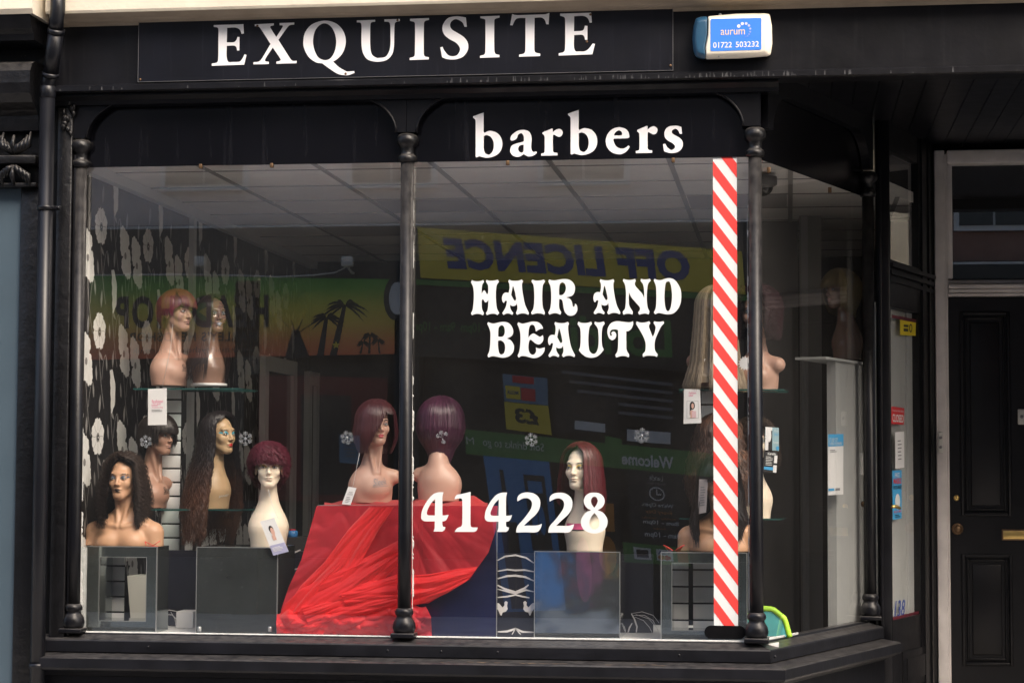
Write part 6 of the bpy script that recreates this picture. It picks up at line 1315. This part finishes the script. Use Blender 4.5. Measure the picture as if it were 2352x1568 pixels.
# ================================================================== the street opposite (seen mirrored in the glass)
LO = 12.6
def Q(x, y, o=0.0):
    """point of the opposite front that the glass mirrors to pixel x, y; o = how far it stands out towards the road"""
    p = P(x, y, LO-o); return np.array([p[0], -p[1], p[2]])
def qquad(bl, br, tr, tl, o=0.0): return [Q(*bl, o), Q(*br, o), Q(*tr, o), Q(*tl, o)]
def slab(mb, quad, m, th=.05): plate(quad, (0, 1, 0), th, m, mb)
m_dimyellow = mat('banner_yellow', (.70, .56, .04), .55)
m_render = mat('pale_pink_render', (.82, .70, .64), .9, var=.08, vscale=.6)
m_brick = mat('dull_red_brick', (.30, .17, .13), .9, var=.15, vscale=3)
m_oppdark = mat('dark_shop_interior', (.02, .019, .02), .35)
m_black_green = mat('charcoal_shop_panel', (.03, .033, .033), .4)
m_green = mat('grocer_green', (.075, .25, .05), .5)
m_orange = mat('orange_print', (.55, .22, .03), .5)
m_lightblue = mat('pale_blue_poster', (.13, .24, .36), .5)
m_midblue = mat('poster_blue', (.04, .24, .55), .5)
m_frame = mat('white_window_frame', (.75, .75, .73), .5)
m_pane = mat('dark_far_glass', (.03, .035, .04), .08)
zo = lambda y: Q(1200, y)[2]
zfas = zo(645)                                            # foot of the opposite fascias
ob = thing('opposite_building', 'pale rendered building with shops across the street mirrored in the window', 'building', (-2.5, -LO-.3, 0))
b = MB(); b.box((-14, -LO-.6, zo(505)), (-.2, -LO-6, 11), m_render); b.box((-.198, -LO-.6, zo(505)), (12, -LO-6, 10), m_brick); part('upper_wall', b, ob)
b = MB(); b.box((-14, -LO-.05, zo(520)), (12, -LO-.7, zo(508)), m_frame); part('string_course', b, ob)
b = MB(); b.box((-14, -LO-.30, 0), (12, -LO-.34, zo(500)), m_oppdark); b.box((-14, -LO-.35, 0), (12, -LO-6, zo(500)), m_oppdark); part('shop_wall', b, ob)
b = MB(); b.box((-14, -LO-.02, zo(640)), (12, -LO-.3, zo(515)), m_black_green); part('fascia', b, ob)
for i, xw in enumerate((-11.6, -9.4, -7.2, -5.0, -2.8, -.9+.9, 2.2, 4.4, 6.6)):
    for zz in (zo(505)+.45, zo(505)+3.3):
        b = MB(); b.box((xw, -LO-.53, zz), (xw+1.05, -LO-.62, zz+1.75), m_frame); f = part('window', b, ob)
        b = MB()
        for u in range(2):
            for k in range(2): b.box((xw+.07+u*.47, -LO-.515, zz+.07+k*.83), (xw+.51+u*.47, -LO-.54, zz+.83+k*.83), m_pane)
        part('pane', b, f)
b = MB(); b.prism([(-14, 10.8), (12, 10.8), (12, 12.8), (-14, 12.8)], -LO-1, -LO-5, mat('slate', (.1, .1, .11), .8)); part('roof', b, ob)
for x in (-6.0, Q(934, 900)[0], 3.1):
    b = MB(); b.box((x-.14, -LO-.0, 0), (x+.14, -LO-.32, zo(640)), m_black_green); part('shop_pilaster', b, ob)
b = MB(); b.box((-14, -LO-.1, 0), (12, -LO-.31, .62), mat('grey_tiled_riser', (.035, .04, .04), .5, var=.2, vscale=4)); part('stall_riser', b, ob)

# left shop opposite: green to orange sign with palms
hs = thing('painted_sign', 'green yellow and orange shop sign with black palms mirrored in the left window', 'sign', tuple(Q(570, 730)))
def grad():
    m = bpy.data.materials.new('banded_sign_print'); m.use_nodes = True; N, L = nodes(m); bs = N['Principled BSDF']; bs.inputs['Roughness'].default_value = .5
    tc = N.new('ShaderNodeTexCoord'); s = N.new('ShaderNodeSeparateXYZ'); L.new(tc.outputs['Generated'], s.inputs[0])
    r = N.new('ShaderNodeValToRGB'); e = r.color_ramp.elements
    e[0].position = 0; e[0].color = (0.869, 0.173, 0.074, 1); e[1].position = 1; e[1].color = (0.045, 0.307, 0.045, 1)
    for p_, c in ((.22, (0.900, 0.334, 0.092, 1)), (.42, (0.900, 0.634, 0.098, 1)), (.62, (0.644, 0.616, 0.080, 1)), (.82, (0.164, 0.426, 0.057, 1))):
        k = e.new(p_); k.color = c
    L.new(s.outputs[2], r.inputs[0]); L.new(r.outputs[0], bs.inputs['Base Color']); return m
m_band = grad()
b = MB(); slab(b, [Q(200, 826), Q(912, 812), Q(912, 641), Q(200, 632)], m_band, .06); part('board', b, hs)
def qtext(mb, t, bl, br, tr, tl, m, bold=0.0, shear=0.0, o=.003, space=1.0):
    """corners given as seen in the mirror: text start is on the right"""
    v, f, _ = text2d(t, bold, shear, space); mb.add(quadmap(v, [Q(*br, o), Q(*bl, o), Q(*tl, o), Q(*tr, o)]), f, m)
b = MB(); qtext(b, 'HEADSHOP', (265, 755), (617, 752), (617, 676), (265, 680), BLACKPRINT, .035, 0, .004, 1.15)
qtext(b, "MARLEY'S HEADSHOP", (299, 784), (590, 783), (590, 761), (299, 763), BLACKPRINT, .02, 0, .004, 1.1)
qtext(b, 'www.marleysheadshop.co.uk', (304, 815), (585, 812), (585, 795), (304, 798), BLACKPRINT, 0, 0, .004); part('lettering', b, hs)
b = MB()
def qpoly(pts, m, o=.004): b.add([Q(x, y, o) for x, y in pts], [tuple(range(len(pts)))], m)
def palm(bx, by, tx, ty, R_, wd):
    dx = tx-bx; qpoly([(bx-wd, by), (bx+wd, by), (bx+dx*.55+wd*.7, (by+ty)/2), (tx+wd*.5, ty), (tx-wd*.5, ty), (bx+dx*.45-wd*.7, (by+ty)/2)], BLACKPRINT)
    for i in range(11):
        a = rad(-20+i*22); L_ = R_*(.8+.3*((i*7) % 5)/5); pts = []
        for u in np.linspace(0, 1, 7):
            pts.append((tx+L_*u*math.cos(a), ty-L_*u*math.sin(a)*.75+L_*.55*u*u+2))
        up = [(x, y-2.6*math.sin(math.pi*k/6)) for k, (x, y) in enumerate(pts)]; dn_ = [(x, y+3.5*math.sin(math.pi*k/6)) for k, (x, y) in enumerate(pts)][::-1]
        qpoly(up+dn_[1:-1], BLACKPRINT)
palm(735, 822, 750, 728, 46, 8); palm(765, 818, 792, 700, 58, 8); palm(848, 812, 850, 768, 22, 3); palm(872, 812, 868, 780, 18, 2.5); palm(828, 812, 834, 785, 16, 2.5)
qpoly([(655, 822), (662, 790), (668, 772), (672, 760), (680, 755), (688, 760), (692, 774), (700, 792), (712, 822)], BLACKPRINT)
for (x, y) in ((640, 728), (668, 735), (694, 733), (712, 745)): qpoly([(680, 770), (677, 768), (x, y), (x+2, y)], BLACKPRINT)
star = [(772+10*(1 if i % 2 == 0 else .42)*math.sin(i*math.pi/5), 792-10*(1 if i % 2 == 0 else .42)*math.cos(i*math.pi/5)) for i in range(10)]; qpoly(star, YELLOWPRINT, .006)
qpoly([(455, 690), (500, 690), (455, 715), (500, 745), (455, 745), (445, 718)], m_green, .0035); part('palm_print', b, hs)
# lamps and cable above it
for px in (460, 798):
    lp = thing('flood_lamp', 'small white floodlight above the painted sign mirrored left of the column' if px == 798 else 'small white floodlight mirrored over the flowered wallpaper', 'lamp', tuple(Q(px, 603, .3)))
    c = Q(px, 602, .25); b = MB(); b.box((c[0]-.06, c[1]-.05, c[2]-.05), (c[0]+.06, c[1]+.06, c[2]+.06), OFFWHITE, .012); part('head', b, lp)
    b = MB(); b.tube([tuple(c+np.array([0, -.03, -.05])), tuple(c+np.array([.02, -.12, -.10])), tuple(c+np.array([.02, -.24, -.10]))], .014, OFFWHITE); part('bracket', b, lp)
b = MB(); pts = [(200, 632), (320, 631), (440, 631), (560, 633), (640, 636), (720, 632), (770, 626), (798, 612)]
b.tube([tuple(Q(x, y, .12)) for x, y in pts], .009, OFFWHITE, 6); tag(b.build('lamp_cable'), 'thin pale cable sagging between the mirrored floodlights', 'cable')
# round hanging sign between the shops
c = Q(908, 685, .35); rs = thing('projecting_sign', 'round grey rimmed sign mirrored just left of the middle column', 'sign', tuple(c))
b = MB(); b.add([(c[0]+.13*math.cos(a*.2618), c[1], c[2]+.24*math.sin(a*.2618)) for a in range(24)]+[(c[0]+.13*math.cos(a*.2618), c[1]-.08, c[2]+.24*math.sin(a*.2618)) for a in range(24)], [tuple(range(24)), tuple(range(47, 23, -1))]+[(i, i+24, (i+1) % 24+24, (i+1) % 24) for i in range(24)], m_black_green); part('rim', b, rs)
b = MB(); b.add([(c[0]+.09*math.cos(a*.2618)+.02, c[1]+.003, c[2]+.18*math.sin(a*.2618)) for a in range(24)], [tuple(range(24))], GREYWHITE); part('face', b, rs)
# right shop opposite: yellow banner, green fascia strip, posters
bn = thing('banner_sign', 'yellow banner reading OFF LICENCE in navy mirrored in the right window', 'banner', tuple(Q(1330, 595)))
b = MB(); slab(b, [Q(966, 638, .12), Q(1712, 676, .12), Q(1704, 577, .12), Q(959, 522, .12)], m_dimyellow, .05); part('sheet', b, bn)
b = MB(); qtext(b, 'OFF LICENCE', (1030, 617), (1588, 647), (1580, 576), (1016, 545), NAVYPRINT, .05, .0, .125, 1.06); part('lettering', b, bn)
gf = thing('grocer_fascia', 'charcoal grocer fascia with a thin green strip under the mirrored yellow banner', 'sign', tuple(Q(1330, 720)))
b = MB(); slab(b, [Q(930, 652, .1), Q(1900, 700, .1), Q(1900, 686, .1), Q(930, 640, .1)], m_green, .08); part('green_strip', b, gf)
b = MB(); slab(b, [Q(930, 815, .05), Q(1900, 870, .05), Q(1900, 700, .05), Q(930, 652, .05)], m_oppdark, .05); part('board', b, gf)
b = MB(); qtext(b, 'Londis', (1270, 808), (1545, 822), (1540, 735), (1265, 722), m_green, .03, 0, .056); qtext(b, '8am - 10pm  9am - 10pm', (945, 765), (1160, 772), (1160, 742), (945, 737), m_green, .02, 0, .056); part('lettering', b, gf)
def poster(name, label, quad, base, items, cat='poster', o=.03):
    """quad corners as mirrored: TL, TR, BR, BL pixels; u runs from the mirrored right"""
    c4_ = [Q(*quad[2], o), Q(*quad[3], o), Q(*quad[0], o), Q(*quad[1], o)]; t = thing(name, label, cat, tuple(np.mean(c4_, 0)))
    b = MB(); plate(c4_, (0, 1, 0), .01, base, b); part('sheet', b, t)
    b = MB()
    for k, (kd, m, u0, v0, u1, v1, *tx) in enumerate(items):
        q = [quadmap(np.array([[u, v]]), c4_)[0]+np.array([0, .003+.002*k, 0]) for u, v in ((u0, v0), (u1, v0), (u1, v1), (u0, v1))]
        if kd == 'rect': b.add(q, [(0, 1, 2, 3)], m)
        elif kd == 'text': v, f, _ = text2d(tx[0], tx[1] if len(tx) > 1 else 0); b.add(quadmap(v, q), f, m)
        elif kd == 'ring':
            A = [[quadmap(np.array([[.5+r*math.cos(a*.2618), .5+r*math.sin(a*.2618)]]), q)[0] for a in range(25)] for r in (.5, .41)]; b.grid(A, m, False)
        elif kd == 'oval': b.add(quadmap(np.array([[.5+.5*math.cos(a*.3142), .5+.5*math.sin(a*.3142)] for a in range(20)]), q), [tuple(range(20))], m)
    if b.v: part('print', b, t)
    return t
poster('price_poster', 'yellow poster reading £3 mirrored under the window lettering', [(1158, 922), (1259, 932), (1267, 999), (1163, 985)], m_dimyellow, [('text', BLACKPRINT, .25, .28, .78, .82, '£3', .04)])
poster('offer_poster', 'pale blue offer poster with red blocks above the mirrored £3 poster', [(1154, 858), (1257, 868), (1259, 931), (1158, 921)], m_lightblue, [('rect', REDPRINT, .3, .72, .78, .98), ('rect', REDPRINT, .28, .1, .6, .55), ('rect', YELLOWPRINT, .62, .12, .95, .58), ('text', NAVYPRINT, .66, .28, .92, .42, 'MEGA', .02)])
poster('welcome_band', 'green window band reading Welcome and soft drinks to go mirrored in the right window', [(1066, 985), (1660, 1043), (1662, 1098), (1071, 1042)], m_green, [('text', WHITE, .19, .18, .39, .68, 'Welcome', .03), ('text', GREYWHITE, .69, .30, .93, .72, 'Soft drinks to go', .0), ('text', GREYWHITE, .965, .4, .995, .7, 'M', .0)], 'sign')
poster('drinks_poster', 'tall blue poster with dark bottle shapes mirrored left of the burgundy bob', [(1110, 1046), (1261, 1060), (1300, 1400), (1160, 1405)], m_midblue, [('rect', BLACKPRINT, .10, .40, .42, .90), ('rect', m_midblue, .15, .78, .37, .86), ('rect', BLACKPRINT, .62, .02, .88, .58), ('rect', BLACKPRINT, .72, .58, .78, .92), ('oval', m_midblue, .16, .5, .26, .7), ('oval', m_midblue, .27, .5, .37, .7)])
poster('meal_poster', 'pink and orange food poster mirrored low beside the blue drinks poster', [(1306, 1120), (1420, 1130), (1430, 1400), (1318, 1396)], m_oppdark, [('oval', m_orange, .08, .30, .44, .62), ('oval', mat('pink_poster', (.6, .12, .25), .5), .6, .05, .92, .6), ('rect', m_orange, .1, .66, .4, .9)])
poster('hours_panel', 'black panel with opening hours and clock symbol mirrored right of the burgundy bob', [(1440, 1076), (1572, 1090), (1580, 1255), (1452, 1245)], BLACKPRINT,
       [('text', GREYWHITE, .38, .88, .62, .95, 'Londis', 0), ('text', GREYPRINT, .34, .82, .66, .86, 'Fisherton street', 0), ('ring', GREYWHITE, .36, .60, .64, .79), ('rect', GREYWHITE, .49, .69, .51, .76), ('rect', GREYWHITE, .42, .68, .51, .70),
        ('text', GREYWHITE, .22, .50, .78, .57, "We're Open:", .02), ('text', m_orange, .25, .41, .72, .47, 'Every Day', .01), ('text', m_orange, .2, .34, .8, .375, 'Monday - Saturday', 0), ('text', GREYWHITE, .14, .26, .78, .33, '8am - 10pm', .02), ('text', m_orange, .38, .20, .6, .235, 'Sunday', 0), ('text', GREYWHITE, .12, .08, .76, .17, '9am - 10pm', .02)], 'sign')
poster('payment_band', 'green strip with card symbols below the mirrored hours panel', [(1430, 1244), (1582, 1258), (1586, 1300), (1434, 1290)], m_green, [('rect', WHITE, .25, .2, .50, .8), ('oval', REDPRINT, .28, .25, .4, .5), ('oval', m_orange, .36, .25, .48, .5), ('text', NAVYPRINT, .28, .55, .47, .72, 'VISA', .03), ('rect', GREYWHITE, .58, .2, .84, .8), ('rect', BLACKPRINT, .62, .3, .8, .7), ('rect', m_orange, .02, .2, .18, .8)], 'sign')
poster('window_notice', 'pale grey notice mirrored beside the fringe of the red boxes wig', [(779, 997), (826, 1000), (827, 1066), (780, 1062)], m_lightblue, lines(GREYPRINT, .2, .8, .8, .2, 5))
poster('red_shop_panel', 'dull red shop panel mirrored low in the left window', [(560, 860), (890, 868), (890, 1150), (560, 1150)], mat('dull_red_panel', (.16, .012, .012), .5), [('rect', m_oppdark, .25, .05, .6, .85)], 'panel', .0)
for i, (x0_, y0_, x1_, y1_, m) in enumerate(((1275, 905, 1420, 990, m_oppdark), (1320, 965, 1390, 985, GREYWHITE), (1440, 985, 1540, 1012, GREYWHITE), (1390, 1000, 1428, 1020, m_green))):
    poster('shelf_poster', ('dark shelf poster', 'small pale shelf notice', 'wide pale shelf notice', 'small green shelf card')[i]+' mirrored above the green welcome band', [(x0_, y0_), (x1_, y0_+8), (x1_, y1_+8), (x0_, y1_)], m, [], 'poster', .02+.004*i)
for k in range(5):
    y0_ = 850+k*22; x0_ = 1290+k*18
    poster('shelf_rail', ('uppermost', 'second', 'middle', 'fourth', 'lowest')[k]+' faint shelf rail of the mirrored grocer window', [(x0_, y0_), (1545, y0_+30-k*3), (1545, y0_+37-k*3), (x0_, y0_+7)], mat('dim_shelf', (.16, .16, .17), .5), [], 'shelf', .012+.001*k)
